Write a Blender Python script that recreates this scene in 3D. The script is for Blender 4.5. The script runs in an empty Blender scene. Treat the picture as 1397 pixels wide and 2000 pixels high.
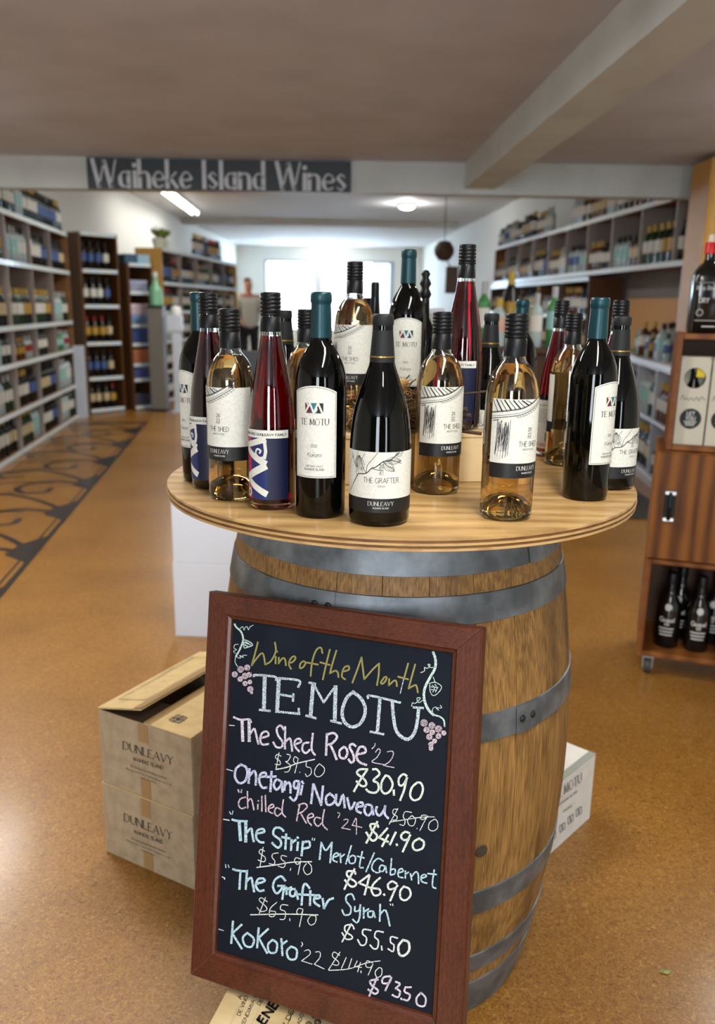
import bpy, bmesh, math, random
from mathutils import Vector, Matrix
random.seed(7)
R=math.radians
SC=bpy.context.scene
COL=SC.collection
# ------------------------------------------------------------------ camera
F=1600.0; CAMH=1.278; PITCH=R(14.14); ROLL=R(0.88)
fw=Vector((0,math.cos(PITCH),-math.sin(PITCH)))
_u=Vector((0,math.sin(PITCH),math.cos(PITCH))); _r=Vector((1,0,0))
rt=math.cos(ROLL)*_r+math.sin(ROLL)*_u
up=-math.sin(ROLL)*_r+math.cos(ROLL)*_u
CP=Vector((0,0,CAMH))
cd=bpy.data.cameras.new('camera'); cam=bpy.data.objects.new('camera',cd); COL.objects.link(cam)
m=Matrix((rt,up,-fw)).transposed().to_4x4(); m.translation=CP; cam.matrix_world=m
cd.sensor_fit='VERTICAL'; cd.sensor_height=24; cd.sensor_width=24; cd.lens=F/2000*24
cd.clip_start=.02; cd.clip_end=100
cd.dof.use_dof=True; cd.dof.focus_distance=1.25; cd.dof.aperture_fstop=2.5
SC.camera=cam
SC.view_settings.view_transform='Standard'; SC.view_settings.look='None'
SC.view_settings.gamma=1; SC.view_settings.use_curve_mapping=False
SC.view_settings.exposure=0.0
# ------------------------------------------------------------------ world and lights
W=bpy.data.worlds.new('world'); SC.world=W; W.use_nodes=True
W.node_tree.nodes['Background'].inputs[0].default_value=(.78,.88,1,1)
W.node_tree.nodes['Background'].inputs[1].default_value=2.2
def area(name,loc,target,sx,sy,power,col=(1,1,1)):
    l=bpy.data.lights.new(name,'AREA'); l.shape='RECTANGLE'; l.size=sx; l.size_y=sy; l.energy=power; l.color=col
    o=bpy.data.objects.new(name,l); COL.objects.link(o); o.location=loc
    o.rotation_euler=(Vector(target)-Vector(loc)).to_track_quat('-Z','Y').to_euler(); return o
# daylight through the real openings: the windows at the far end and the shopfront behind the camera
area('daylight_far',(-1.2,24.75,1.6),(-1.2,10,1.2),3.0,2.0,520,(.58,.78,1))
area('daylight_shopfront',(-1.0,-3.35,1.35),(-.4,4,.9),.95,1.7,95,(.86,.93,1))
area('daylight_side',(1.7,-3.35,1.35),(.9,4,.9),.5,1.7,34,(.86,.93,1))
# ------------------------------------------------------------------ helpers
def lin(c):
    return tuple(((x/255)/12.92 if x/255<=.04045 else ((x/255+.055)/1.055)**2.4) for x in c)+(1,)
def px(x,y):
    return fw+rt*((x-698.5)/F)-up*((y-1000)/F)
def onz(x,y,z):
    r=px(x,y); return CP+r*((z-CAMH)/r.z)
def onpl(x,y,P,n):
    r=px(x,y); return CP+r*((P-CP).dot(n)/r.dot(n))
MATS={}
def mat(name,col,rough=.5,metal=0,spec=.5,coat=0,noise=None,bump=None,emit=None,trans=0,ior=1.45,tint=0,wood=None,coatr=.1,band='X',wamp=.6):
    """noise=(scale,col2,lo,hi,(sx,sy,sz)) wood=(scale,col2,axis,distortion) bump=(scale,strength,dist)"""
    if name in MATS: return MATS[name]
    M=bpy.data.materials.new(name); M.use_nodes=True; T=M.node_tree; N=T.nodes; L=T.links; b=N['Principled BSDF']
    c=lin(col) if max(col)>1.0 else tuple(col)+(1,)
    b.inputs['Base Color'].default_value=c; b.inputs['Roughness'].default_value=rough; b.inputs['Metallic'].default_value=metal
    b.inputs['Specular IOR Level'].default_value=spec; b.inputs['Coat Weight'].default_value=coat; b.inputs['Coat Roughness'].default_value=coatr
    b.inputs['Transmission Weight'].default_value=trans; b.inputs['IOR'].default_value=ior
    out=None
    def coords(s):
        tc=N.new('ShaderNodeTexCoord'); mp=N.new('ShaderNodeMapping'); mp.inputs['Scale'].default_value=s
        if tint:
            oi=N.new('ShaderNodeObjectInfo'); ad=N.new('ShaderNodeVectorMath'); ad.operation='ADD'
            mu=N.new('ShaderNodeMath'); mu.operation='MULTIPLY'; mu.inputs[1].default_value=37
            L.new(oi.outputs['Random'],mu.inputs[0]); L.new(tc.outputs['Object'],ad.inputs[0]); L.new(mu.outputs[0],ad.inputs[1]); L.new(ad.outputs[0],mp.inputs[0])
        else: L.new(tc.outputs['Object'],mp.inputs[0])
        return mp.outputs[0]
    if wood:
        sc,c2,s,dist=wood
        v=coords(s); w=N.new('ShaderNodeTexWave'); w.bands_direction=band; w.inputs['Scale'].default_value=sc; w.inputs['Distortion'].default_value=dist
        w.inputs['Detail'].default_value=3; w.inputs['Detail Scale'].default_value=1.2; L.new(v,w.inputs[0])
        nz=N.new('ShaderNodeTexNoise'); nz.inputs['Scale'].default_value=sc*9; nz.inputs['Detail'].default_value=4; L.new(v,nz.inputs[0])
        ad=N.new('ShaderNodeMath'); ad.operation='MULTIPLY_ADD'; ad.inputs[1].default_value=wamp; L.new(w.outputs['Fac'],ad.inputs[0])
        m2=N.new('ShaderNodeMath'); m2.operation='MULTIPLY'; m2.inputs[1].default_value=1.1-wamp; L.new(nz.outputs['Fac'],m2.inputs[0]); L.new(m2.outputs[0],ad.inputs[2])
        rp=N.new('ShaderNodeValToRGB'); rp.color_ramp.elements[0].position=.2; rp.color_ramp.elements[1].position=.85
        rp.color_ramp.elements[0].color=c; rp.color_ramp.elements[1].color=lin(c2); L.new(ad.outputs[0],rp.inputs[0]); out=rp.outputs[0]
    if noise:
        sc,c2,lo,hi,s=noise
        nz=N.new('ShaderNodeTexNoise'); nz.inputs['Scale'].default_value=sc; nz.inputs['Detail'].default_value=5; L.new(coords(s),nz.inputs[0])
        rp=N.new('ShaderNodeMapRange'); rp.inputs[1].default_value=lo; rp.inputs[2].default_value=hi; L.new(nz.outputs['Fac'],rp.inputs[0])
        mx=N.new('ShaderNodeMix'); mx.data_type='RGBA'; L.new(rp.outputs[0],mx.inputs[0])
        if out: L.new(out,mx.inputs[6])
        else: mx.inputs[6].default_value=c
        mx.inputs[7].default_value=lin(c2); out=mx.outputs[2]
    if tint:
        oi=N.new('ShaderNodeObjectInfo'); hs=N.new('ShaderNodeHueSaturation'); mr=N.new('ShaderNodeMapRange')
        mr.inputs[3].default_value=1-tint; mr.inputs[4].default_value=1+tint; L.new(oi.outputs['Random'],mr.inputs[0]); L.new(mr.outputs[0],hs.inputs['Value'])
        if out: L.new(out,hs.inputs['Color'])
        else: hs.inputs['Color'].default_value=c
        out=hs.outputs[0]
    if out: L.new(out,b.inputs['Base Color'])
    if bump:
        nz=N.new('ShaderNodeTexNoise'); nz.inputs['Scale'].default_value=bump[0]; nz.inputs['Detail'].default_value=4
        L.new(coords(bump[2] if len(bump)>2 else (1,1,1)),nz.inputs[0])
        bp=N.new('ShaderNodeBump'); bp.inputs['Strength'].default_value=bump[1]; bp.inputs['Distance'].default_value=.002
        L.new(nz.outputs['Fac'],bp.inputs['Height']); L.new(bp.outputs[0],b.inputs['Normal'])
    if emit:
        b.inputs['Emission Color'].default_value=c; b.inputs['Emission Strength'].default_value=emit
    MATS[name]=M; return M
def mesh(name,V,Fc,mats,mi=None,smooth=False):
    me=bpy.data.meshes.new(name); me.from_pydata([tuple(v) for v in V],[],Fc)
    if not isinstance(mats,(list,tuple)): mats=[mats]
    for x in mats: me.materials.append(x)
    if mi: me.polygons.foreach_set('material_index',mi)
    if smooth: me.polygons.foreach_set('use_smooth',[True]*len(me.polygons))
    me.update(); return me
def link(name,me,parent=None,loc=None,rz=0):
    o=bpy.data.objects.new(name,me); COL.objects.link(o)
    if parent: o.parent=parent
    if loc is not None: o.location=loc
    if rz: o.rotation_euler=(0,0,rz)
    return o
def tag(o,label=None,cat=None,group=None,kind=None):
    if label: o['label']=label
    if cat: o['category']=cat
    if group: o['group']=group
    if kind: o['kind']=kind
    return o
def empty(name,loc=(0,0,0),rz=0,**k):
    o=bpy.data.objects.new(name,None); o.empty_display_size=.05; COL.objects.link(o); o.location=loc; o.rotation_euler=(0,0,rz)
    return tag(o,**k)
class B:
    """collects shapes into one mesh"""
    def __init__(s): s.V=[];s.F=[];s.M=[]
    def add(s,V,Fc,mi=0):
        n=len(s.V); s.V+=[Vector(v) for v in V]; s.F+=[tuple(i+n for i in f) for f in Fc]; s.M+=[mi]*len(Fc); return s
    def box(s,x0,x1,y0,y1,z0,z1,mi=0,bev=0):
        if bev:
            b=min(bev,(x1-x0)/2.1,(y1-y0)/2.1,(z1-z0)/2.1); bm=bmesh.new(); bmesh.ops.create_cube(bm,size=1)
            for v in bm.verts: v.co=Vector(((x0+x1)/2+v.co.x*(x1-x0),(y0+y1)/2+v.co.y*(y1-y0),(z0+z1)/2+v.co.z*(z1-z0)))
            bmesh.ops.bevel(bm,geom=bm.edges[:],offset=b,segments=1,affect='EDGES'); bm.verts.index_update()
            s.add([v.co.copy() for v in bm.verts],[[v.index for v in f.verts] for f in bm.faces],mi); bm.free(); return s
        V=[(x,y,z) for z in(z0,z1) for y in(y0,y1) for x in(x0,x1)]
        return s.add(V,[(0,2,3,1),(4,5,7,6),(0,1,5,4),(2,6,7,3),(0,4,6,2),(1,3,7,5)],mi)
    def hexa(s,P,mi=0):  # 4 bottom + 4 top points
        return s.add(P,[(3,2,1,0),(4,5,6,7),(0,1,5,4),(1,2,6,5),(2,3,7,6),(3,0,4,7)],mi)
    def lathe(s,prof,seg=32,mi=0,c=(0,0,0),closed=False,mfun=None):
        V=[];Fc=[];n=len(prof)
        for r,z in prof:
            for k in range(seg):
                a=2*math.pi*k/seg; V.append((c[0]+r*math.cos(a),c[1]+r*math.sin(a),c[2]+z))
        ms=[]
        for i in range(n-1 if not closed else n):
            j=(i+1)%n
            for k in range(seg):
                k2=(k+1)%seg; Fc.append((i*seg+k,i*seg+k2,j*seg+k2,j*seg+k)); ms.append(mfun(i) if mfun else mi)
        if not closed:
            if prof[0][0]>1e-5: Fc.append(tuple(reversed(range(seg)))); ms.append(ms[0])
            if prof[-1][0]>1e-5: Fc.append(tuple((n-1)*seg+k for k in range(seg))); ms.append(ms[-2])
        q=len(s.V); s.V+=[Vector(v) for v in V]; s.F+=[tuple(i+q for i in f) for f in Fc]; s.M+=ms; return s
    def tube(s,pts,r,seg=6,mi=0):
        pts=[Vector(p) for p in pts]; V=[];Fc=[];n=len(pts)
        for i,p in enumerate(pts):
            d=(pts[min(i+1,n-1)]-pts[max(i-1,0)]).normalized()
            a=d.orthogonal().normalized() if i==0 else (a-d*a.dot(d)).normalized()
            b=d.cross(a); rr=r[i] if isinstance(r,(list,tuple)) else r
            for k in range(seg):
                t=2*math.pi*k/seg; V.append(p+a*rr*math.cos(t)+b*rr*math.sin(t))
        for i in range(n-1):
            for k in range(seg):
                k2=(k+1)%seg; Fc.append((i*seg+k,i*seg+k2,(i+1)*seg+k2,(i+1)*seg+k))
        Fc.append(tuple(reversed(range(seg)))); Fc.append(tuple((n-1)*seg+k for k in range(seg)))
        return s.add(V,Fc,mi)
    def me(s,name,mats,smooth=False): return mesh(name,s.V,s.F,mats,s.M,smooth)
    def obj(s,name,mats,parent=None,smooth=False,**k): return tag(link(name,s.me(name,mats,smooth),parent),**k)
def autosmooth(o,ang=35):
    me=o.data; me.polygons.foreach_set('use_smooth',[True]*len(me.polygons))
    try: me.set_sharp_from_angle(angle=R(ang))
    except Exception: pass
    return o
# ------------------------------------------------------------------ stroke lettering (flat print)
def smooth_line(P,n=4):
    if len(P)<3: return P
    o=[]
    for i in range(len(P)-1):
        a=P[max(i-1,0)];b=P[i];c=P[i+1];d=P[min(i+2,len(P)-1)]
        for k in range(n):
            t=k/n; o.append(tuple(.5*(2*b[j]+(c[j]-a[j])*t+(2*a[j]-5*b[j]+4*c[j]-d[j])*t*t+(3*b[j]-a[j]-3*c[j]+d[j])*t**3) for j in(0,1)))
    o.append(P[-1]); return o
def ribbon(P,w):
    """2-D polyline -> list of quads; w number or function(direction)"""
    Q=[];n=len(P);Lp=[];Rp=[]
    for i in range(n):
        a=P[max(i-1,0)];b=P[min(i+1,n-1)];dx,dy=b[0]-a[0],b[1]-a[1];l=math.hypot(dx,dy) or 1e-9;dx/=l;dy/=l
        ww=(w(dx,dy) if callable(w) else w)/2
        p=P[i]
        if i==0: p=(p[0]-dx*ww*.6,p[1]-dy*ww*.6)
        if i==n-1: p=(p[0]+dx*ww*.6,p[1]+dy*ww*.6)
        Lp.append((p[0]-dy*ww,p[1]+dx*ww));Rp.append((p[0]+dy*ww,p[1]-dx*ww))
    for i in range(n-1): Q.append([Rp[i],Rp[i+1],Lp[i+1],Lp[i]])
    return Q
FONT={
'A':(.8,"0,0 .4,1 .8,0;.14,.35 .66,.35"),'B':(.62,"0,0 0,1 .38,1 .52,.88 .52,.64 .38,.53 0,.53;.38,.53 .6,.4 .6,.13 .42,0 0,0"),
'C':(.75,"~.75,.82 .6,.98 .3,.98 .05,.72 .03,.35 .25,.02 .55,.02 .75,.2"),'D':(.75,"0,0 0,1 .35,1 .68,.82 .74,.5 .68,.18 .35,0 0,0"),
'E':(.55,"0,0 0,1;0,1 .52,1;0,.52 .45,.52;0,0 .55,0"),'F':(.52,"0,0 0,1;0,1 .52,1;0,.52 .42,.52"),
'G':(.78,"~.75,.82 .6,.98 .3,.98 .05,.72 .03,.35 .25,.02 .55,.02 .76,.15;.76,.12 .76,.45;.55,.45 .76,.45"),
'H':(.72,"0,0 0,1;.72,0 .72,1;0,.52 .72,.52"),'I':(.08,"0.04,0 .04,1"),'J':(.4,".35,1 .35,.2 .25,0 .05,.05"),
'K':(.65,"0,0 0,1;.6,1 0,.42;.18,.58 .65,0"),'L':(.52,"0,0 0,1;0,0 .52,0"),'M':(.9,".06,0 .12,1 .45,.1 .78,1 .84,0"),
'N':(.75,"0,0 0,1 .75,0 .75,1"),'O':(.85,"~.42,1 .12,.88 .02,.5 .12,.12 .42,0 .72,.12 .83,.5 .72,.88 .42,1"),
'P':(.58,"0,0 0,1 .42,1 .56,.85 .56,.62 .42,.48 0,.48"),'Q':(.85,"~.42,1 .12,.88 .02,.5 .12,.12 .42,0 .72,.12 .83,.5 .72,.88 .42,1;.5,.15 .85,-.12"),
'R':(.65,"0,0 0,1 .4,1 .55,.87 .55,.65 .4,.52 0,.52;.3,.52 .65,0"),'S':(.5,"~.48,.84 .3,1 .08,.92 .04,.7 .25,.54 .46,.38 .46,.12 .26,0 .02,.15"),
'T':(.7,".35,0 .35,1;0,1 .7,1"),'U':(.7,"0,1 0,.3 .15,.04 .35,0 .55,.04 .7,.3 .7,1"),'V':(.78,"0,1 .39,0 .78,1"),
'W':(1.1,"0,1 .27,0 .55,.95 .83,0 1.1,1"),'X':(.7,"0,1 .7,0;0,0 .7,1"),'Y':(.7,"0,1 .35,.5 .7,1;.35,.5 .35,0"),'Z':(.6,"0,1 .6,1 0,0 .6,0"),
'0':(.5,"~.25,1 .03,.75 .03,.25 .25,0 .47,.25 .47,.75 .25,1"),'1':(.3,".02,.8 .2,1 .2,0"),'2':(.5,"~.03,.78 .15,.98 .38,.98 .48,.75 .3,.42 .0,.02;.0,.02 .5,.02"),
'3':(.5,"~.03,.85 .2,1 .42,.9 .42,.65 .2,.54;~.2,.54 .46,.42 .46,.12 .25,0 .02,.12"),'4':(.55,".4,0 .4,1 0,.3 .55,.3"),
'5':(.5,".45,1 .08,1 .05,.55 .3,.62 .47,.4 .42,.1 .2,0 .02,.1"),'6':(.5,"~.42,.98 .15,.75 .03,.3 .2,.02 .42,.1 .47,.35 .3,.55 .06,.4"),
'8':(.5,"~.25,.54 .05,.72 .1,.95 .4,.95 .45,.72 .25,.54 .03,.35 .06,.05 .44,.05 .47,.35 .25,.54"),'9':(.5,"~.45,.65 .25,.45 .05,.6 .06,.9 .25,1 .44,.9 .46,.6 .4,.25 .2,0"),
'.':(.12,".05,0 .06,.06"),'-':(.35,".03,.45 .32,.45"),
'a':(.5,".42,.55 .42,0;~.42,.42 .25,.57 .05,.45 .03,.15 .2,0 .42,.12"),'b':(.5,"0,1 0,0;~0,.42 .2,.57 .45,.45 .47,.15 .25,0 0,.12"),
'c':(.42,"~.42,.47 .25,.57 .05,.45 .03,.13 .22,0 .42,.1"),'d':(.5,".44,1 .44,0;~.44,.42 .25,.57 .05,.45 .03,.15 .2,0 .44,.12"),
'e':(.48,"~.03,.3 .45,.3 .42,.5 .22,.58 .04,.42 .03,.15 .2,0 .45,.08"),'h':(.5,"0,1 0,0;~0,.38 .2,.57 .42,.45 .44,0"),'i':(.1,".05,.57 .05,0;.05,.78 .05,.84"),
'k':(.48,"0,1 0,0;.42,.57 0,.22;.15,.34 .46,0"),'l':(.1,".05,1 .05,0"),'n':(.5,"0,.57 0,0;~0,.38 .2,.57 .42,.45 .44,0"),
'o':(.5,"~.24,.57 .04,.42 .04,.13 .24,0 .44,.13 .44,.42 .24,.57"),'r':(.36,"0,.57 0,0;~0,.35 .15,.55 .34,.55"),'s':(.38,"~.36,.47 .2,.58 .05,.45 .2,.3 .35,.15 .2,0 .02,.1"),
't':(.36,".15,.85 .15,.05 .32,0;0,.57 .34,.57"),'u':(.5,"0,.57 .03,.12 .2,0 .42,.15;.44,.57 .44,0"),'v':(.45,"0,.57 .22,0 .44,.57"),'w':(.7,"0,.57 .17,0 .34,.5 .5,0 .67,.57"),
'y':(.45,"0,.57 .22,.05;.44,.57 .2,-.05 .05,-.28"),'p':(.5,"0,.57 0,-.3;~0,.42 .2,.57 .45,.45 .47,.15 .25,0 0,.12"),'m':(.75,"0,.57 0,0;~0,.38 .18,.57 .35,.45 .36,0;~.36,.38 .54,.57 .7,.45 .72,0"),
'g':(.5,".44,.57 .44,-.15 .25,-.32 .04,-.22;~.44,.42 .25,.57 .05,.45 .03,.15 .2,0 .44,.12")}
def text2d(s,x,y,h,width=None,w=.09,thin=None,serif=False,gap=.2,align='l',slant=0,space=.45):
    """returns quads (2-D) of a line of lettering; width fits the whole line"""
    adv=[];X=0
    for ch in s:
        if ch==' ': X+=space; continue
        gw,d=FONT.get(ch,FONT['-']); adv.append((X,d)); X+=gw+gap
    X-=gap; k=(width/(X*h)) if width else 1
    x0=x-(X*h*k/2 if align=='c' else 0)
    Q=[]
    tw=thin if thin is not None else w
    wf=(lambda dx,dy:h*(tw+(w-tw)*min(1,max(0,-dy*1.0 if dx*dy<0 else abs(dy))**1.5 if not (dx*dy>0 and abs(dx)>.15) else .15)))
    for gx,d in adv:
        for st in d.split(';'):
            sm=st[0]=='~'; P=[tuple(map(float,q.split(','))) for q in st.lstrip('~').split()]
            E0,E1=P[0],P[-1]
            if sm: P=smooth_line(P,3)
            P=[(x0+(gx+px_+slant*py_)*h*k,y+py_*h) for px_,py_ in P]
            if sm or len(P)==2: Q+=ribbon(P,wf if thin is not None else h*w)
            else:
                for i in range(len(P)-1): Q+=ribbon([P[i],P[i+1]],wf if thin is not None else h*w)
            if serif:
                for (ex,ey),q in((E0,P[0]),(E1,P[-1])):
                    if ey in(0,1): Q+=ribbon([(q[0]-h*.09,q[1]),(q[0]+h*.09,q[1])],h*tw*.9)
    return Q
def quads_to(b,Q,fn,mi=0):
    sub=getattr(fn,'sub',0)
    for q in Q:
        if sub and len(q)==4:
            na=min(24,max(1,int(math.ceil(max(abs(q[1][0]-q[0][0]),abs(q[2][0]-q[3][0]))/sub)))); nb=min(24,max(1,int(math.ceil(max(abs(q[3][0]-q[0][0]),abs(q[2][0]-q[1][0]))/sub))))
            if na*nb>1:
                L_=lambda p,r,t:(p[0]+(r[0]-p[0])*t,p[1]+(r[1]-p[1])*t)
                g=[[L_(L_(q[0],q[1],i/na),L_(q[3],q[2],i/na),j/nb) for i in range(na+1)] for j in range(nb+1)]
                b.add([fn(*p) for r in g for p in r],[(j*(na+1)+i,j*(na+1)+i+1,(j+1)*(na+1)+i+1,(j+1)*(na+1)+i) for j in range(nb) for i in range(na)],mi); continue
        b.add([fn(u,v) for u,v in q],[tuple(range(len(q)))],mi)
# ------------------------------------------------------------------ room shell
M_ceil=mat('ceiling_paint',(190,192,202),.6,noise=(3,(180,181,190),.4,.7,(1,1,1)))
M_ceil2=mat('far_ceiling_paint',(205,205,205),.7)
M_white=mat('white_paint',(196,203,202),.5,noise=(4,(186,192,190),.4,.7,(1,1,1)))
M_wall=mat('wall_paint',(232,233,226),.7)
M_floor=bpy.data.materials.new('particle_board_floor')
def floor_mat(M):
    M.use_nodes=True;T=M.node_tree;N=T.nodes;L=T.links;b=N['Principled BSDF']
    tc=N.new('ShaderNodeTexCoord')
    n1=N.new('ShaderNodeTexNoise');n1.inputs['Scale'].default_value=160;n1.inputs['Detail'].default_value=5;n1.inputs['Distortion'].default_value=1.6
    n2=N.new('ShaderNodeTexNoise');n2.inputs['Scale'].default_value=2.2;n2.inputs['Detail'].default_value=3
    n3=N.new('ShaderNodeTexNoise');n3.inputs['Scale'].default_value=55;n3.inputs['Detail'].default_value=6;n3.inputs['Distortion'].default_value=2.5
    for n in(n1,n2,n3): L.new(tc.outputs['Object'],n.inputs[0])
    r=N.new('ShaderNodeValToRGB');e=r.color_ramp.elements
    e[0].position=.28;e[0].color=lin((78,48,16));e[1].position=.72;e[1].color=lin((204,160,84))
    x=e.new(.42);x.color=lin((132,88,28));x=e.new(.56);x.color=lin((160,112,44))
    ad=N.new('ShaderNodeMath');ad.operation='MULTIPLY_ADD';ad.inputs[1].default_value=.55;L.new(n1.outputs[0],ad.inputs[0])
    m=N.new('ShaderNodeMath');m.operation='MULTIPLY';m.inputs[1].default_value=.45;L.new(n3.outputs[0],m.inputs[0]);L.new(m.outputs[0],ad.inputs[2]);L.new(ad.outputs[0],r.inputs[0])
    mx=N.new('ShaderNodeMix');mx.data_type='RGBA';mx.blend_type='MULTIPLY';mx.inputs[0].default_value=.55
    r2=N.new('ShaderNodeValToRGB');r2.color_ramp.elements[0].position=.35;r2.color_ramp.elements[0].color=(.62,.56,.5,1);r2.color_ramp.elements[1].position=.65;r2.color_ramp.elements[1].color=(1,1,1,1)
    L.new(n2.outputs[0],r2.inputs[0]);L.new(r.outputs[0],mx.inputs[6]);L.new(r2.outputs[0],mx.inputs[7]);L.new(mx.outputs[2],b.inputs['Base Color'])
    b.inputs['Roughness'].default_value=.42;b.inputs['Coat Weight'].default_value=.4;b.inputs['Coat Roughness'].default_value=.2
    bp=N.new('ShaderNodeBump');bp.inputs['Strength'].default_value=.12;bp.inputs['Distance'].default_value=.002;L.new(n3.outputs[0],bp.inputs['Height']);L.new(bp.outputs[0],b.inputs['Normal'])
floor_mat(M_floor)
XL,XR,YB,YE=-3.58,3.0,-3.4,24.6
ZN,ZF,ZH=2.235,2.9,2.03
floor=B().box(XL,XR,YB,YE,-.1,0).obj('floor',M_floor,kind='structure')
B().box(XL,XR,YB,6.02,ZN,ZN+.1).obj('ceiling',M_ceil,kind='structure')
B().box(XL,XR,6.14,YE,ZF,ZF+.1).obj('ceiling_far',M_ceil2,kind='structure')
B().box(XL-.12,XL,YB,YE+.1,-.1,3.0).obj('wall_left',M_wall,kind='structure')
b=B(); b.hexa([(XR,YB,-.1),(XR+.12,YB,-.1),(XR+.12,5.9,-.1),(XR,5.9,-.1),(XR,YB,3),(XR+.12,YB,3),(XR+.12,5.9,3),(XR,5.9,3)])
b.hexa([(2.82,5.9,-.1),(3.12,5.9,-.1),(1.95,YE+.1,-.1),(1.75,YE+.1,-.1),(2.82,5.9,3),(3.12,5.9,3),(1.95,YE+.1,3),(1.75,YE+.1,3)])
b.obj('wall_right',M_wall,kind='structure')
# wall at the far end with window openings, and the shopfront behind the camera
def wall_with(name,y,th,x0,x1,z1,holes,m):
    b=B(); xs=sorted({x0,x1}|{h[0] for h in holes}|{h[1] for h in holes})
    for a,c in zip(xs,xs[1:]):
        h=[q for q in holes if q[0]<=a and q[1]>=c]
        if h: b.box(a,c,y,y+th,-.1,h[0][2]); b.box(a,c,y,y+th,h[0][3],z1)
        else: b.box(a,c,y,y+th,-.1,z1)
    return b.obj(name,m,kind='structure')
HW=[(-2.80,-1.30,.55,2.52),(-1.18,.95,.55,2.52)]
wall_with('wall_back',YE,.12,XL,XR,3.0,HW,M_wall)
HS=[(-1.55,-.45,.45,2.2),(1.4,2.0,.45,2.2)]
wall_with('wall_front',YB-.12,.12,XL,XR,3.0,HS,mat('brown_front_wall',(96,84,74),.7))
M_fr=mat('window_frame_paint',(150,160,172),.4)
M_glass=mat('window_glass',(.95,.98,1),.02,trans=1,ior=1.1)
def window(n,y,h,muls):
    x0,x1,z0,z1=h; e=empty('window_%d'%n,((x0+x1)/2,y,z0),kind='structure'); w=(x1-x0)/2; hh=z1-z0
    b=B()
    b.box(-w,w,0,.06,0,.05);b.box(-w,w,0,.06,hh-.05,hh);b.box(-w,-w+.05,0,.06,.05,hh-.05);b.box(w-.05,w,0,.06,.05,hh-.05)
    b.obj('window_frame',M_fr,e)
    for mx in muls: B().box(mx-.03,mx+.03,0,.06,.05,hh-.05).obj('mullion',M_fr,e)
    B().box(-w+.05,w-.05,.028,.032,.05,hh-.05).obj('glass_pane',M_glass,e)
window(1,YE+.02,HW[0],[]);window(2,YE+.02,HW[1],[.98]);window(3,YB-.1,HS[0],[]);window(4,YB-.1,HS[1],[])
B().box(XL,1.9,17.1,17.5,2.80,2.9).obj('beam_far',M_ceil2,kind='structure')
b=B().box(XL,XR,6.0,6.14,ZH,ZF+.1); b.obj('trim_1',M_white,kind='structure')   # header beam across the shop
# ceiling beam running back to the header
pa=[(.697,6.0),(.905,6.0)]; d=Vector((.0405,-1.0))
q=[(x+d.x*t,y+d.y*t) for (x,y),t in((pa[0],9.3),(pa[1],9.3),(pa[1],0),(pa[0],0))]
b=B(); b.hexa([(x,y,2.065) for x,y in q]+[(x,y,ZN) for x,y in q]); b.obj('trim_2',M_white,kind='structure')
# header sign
M_sign=mat('sign_board',(48,58,66),.5); M_signw=mat('sign_lettering',(196,203,212),.5)
e=empty('shop_sign',(-.98,5.985,2.03),label='dark grey sign board with large pale lettering on the white header beam',cat='sign')
B().box(-.90,.90,-.012,.008,-.002,.198,bev=.002).obj('sign_board',M_sign,e)
b=B(); Q=text2d('Waiheke Island Wines',-.86,.012,.172,width=1.72,w=.16,thin=.045,gap=.17,space=.42)
quads_to(b,Q,lambda u,v:(u,-.0135,v)); b.obj('lettering',M_signw,e)
# ------------------------------------------------------------------ lamps
M_tube=mat('tube_light',(1,.98,.94),.5,emit=9)
M_metalw=mat('white_enamel',(225,226,224),.35)
def tube_fitting(name,loc,rz,L,label,power,group=None,zc=0):
    e=empty(name,(loc[0],loc[1],loc[2]-.004),rz,label=label,cat='light',group=group)
    B().box(-L/2,L/2,-.09,.09,-.035,0,bev=.006).obj('fitting_body',M_metalw,e)
    for s in(-1,1):
        b=B(); b.tube([(-L/2+.02,s*.05,-.062),(L/2-.02,s*.05,-.062)],.013,10); autosmooth(b.obj('tube',M_tube,e))
        for q in(-1,1): B().box(q*(L/2-.015)-.01,q*(L/2-.015)+.01,s*.05-.016,s*.05+.016,-.08,-.03).obj('tube_holder',M_metalw,e)
    l=bpy.data.lights.new(name+'_glow','AREA'); l.shape='RECTANGLE'; l.size=L; l.size_y=.16; l.energy=power; l.color=(1,.97,.9)
    o=bpy.data.objects.new('lamp_glow',l); COL.objects.link(o); o.parent=e; o.location=(0,0,-.082)
    return e
tube_fitting('tube_light',(-.85,2.45,ZN),R(4),1.5,'twin tube ceiling light just above the display barrel, out of the top of the view',36)
tube_fitting('tube_light',(.35,.35,ZN),R(80),1.5,'twin tube ceiling light over the shop entrance side',30)
tube_fitting('tube_light',(2.0,3.6,ZN),R(85),1.2,'twin tube ceiling light beside the wooden drinks cabinet',24)
tube_fitting('tube_light',(-2.3,4.2,ZN),R(85),1.2,'twin tube ceiling light above the dark floor pattern',34)
tube_fitting('tube_light',(-2.92,13.9,ZF),R(93),3.4,'long twin tube ceiling light seen below the header sign',26)
tube_fitting('tube_light',(-1.0,8.6,ZF),R(90),1.5,'added unseen twin tube light behind the header beam, brightening the left rack',75)  # added fill fitting, out of sight behind the header, to brighten the left racks
M_dl=mat('downlight_lens',(1,.99,.97),.5,emit=3)
def downlight(x,y,label):
    e=empty('downlight',(x,y,ZF),label=label,cat='light')
    autosmooth(B().lathe([(.17,0),(.17,-.03),(.15,-.05),(.12,-.055)],24).obj('rim',M_metalw,e))
    autosmooth(B().lathe([(.12,-.054),(.11,-.075),(.06,-.09),(.0,-.094)],24).obj('lens',M_dl,e))
    l=bpy.data.lights.new('dl','POINT'); l.energy=28; l.shadow_soft_size=.1; o=bpy.data.objects.new('lamp_glow',l); COL.objects.link(o); o.parent=e; o.location=(0,0,-.16)
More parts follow.
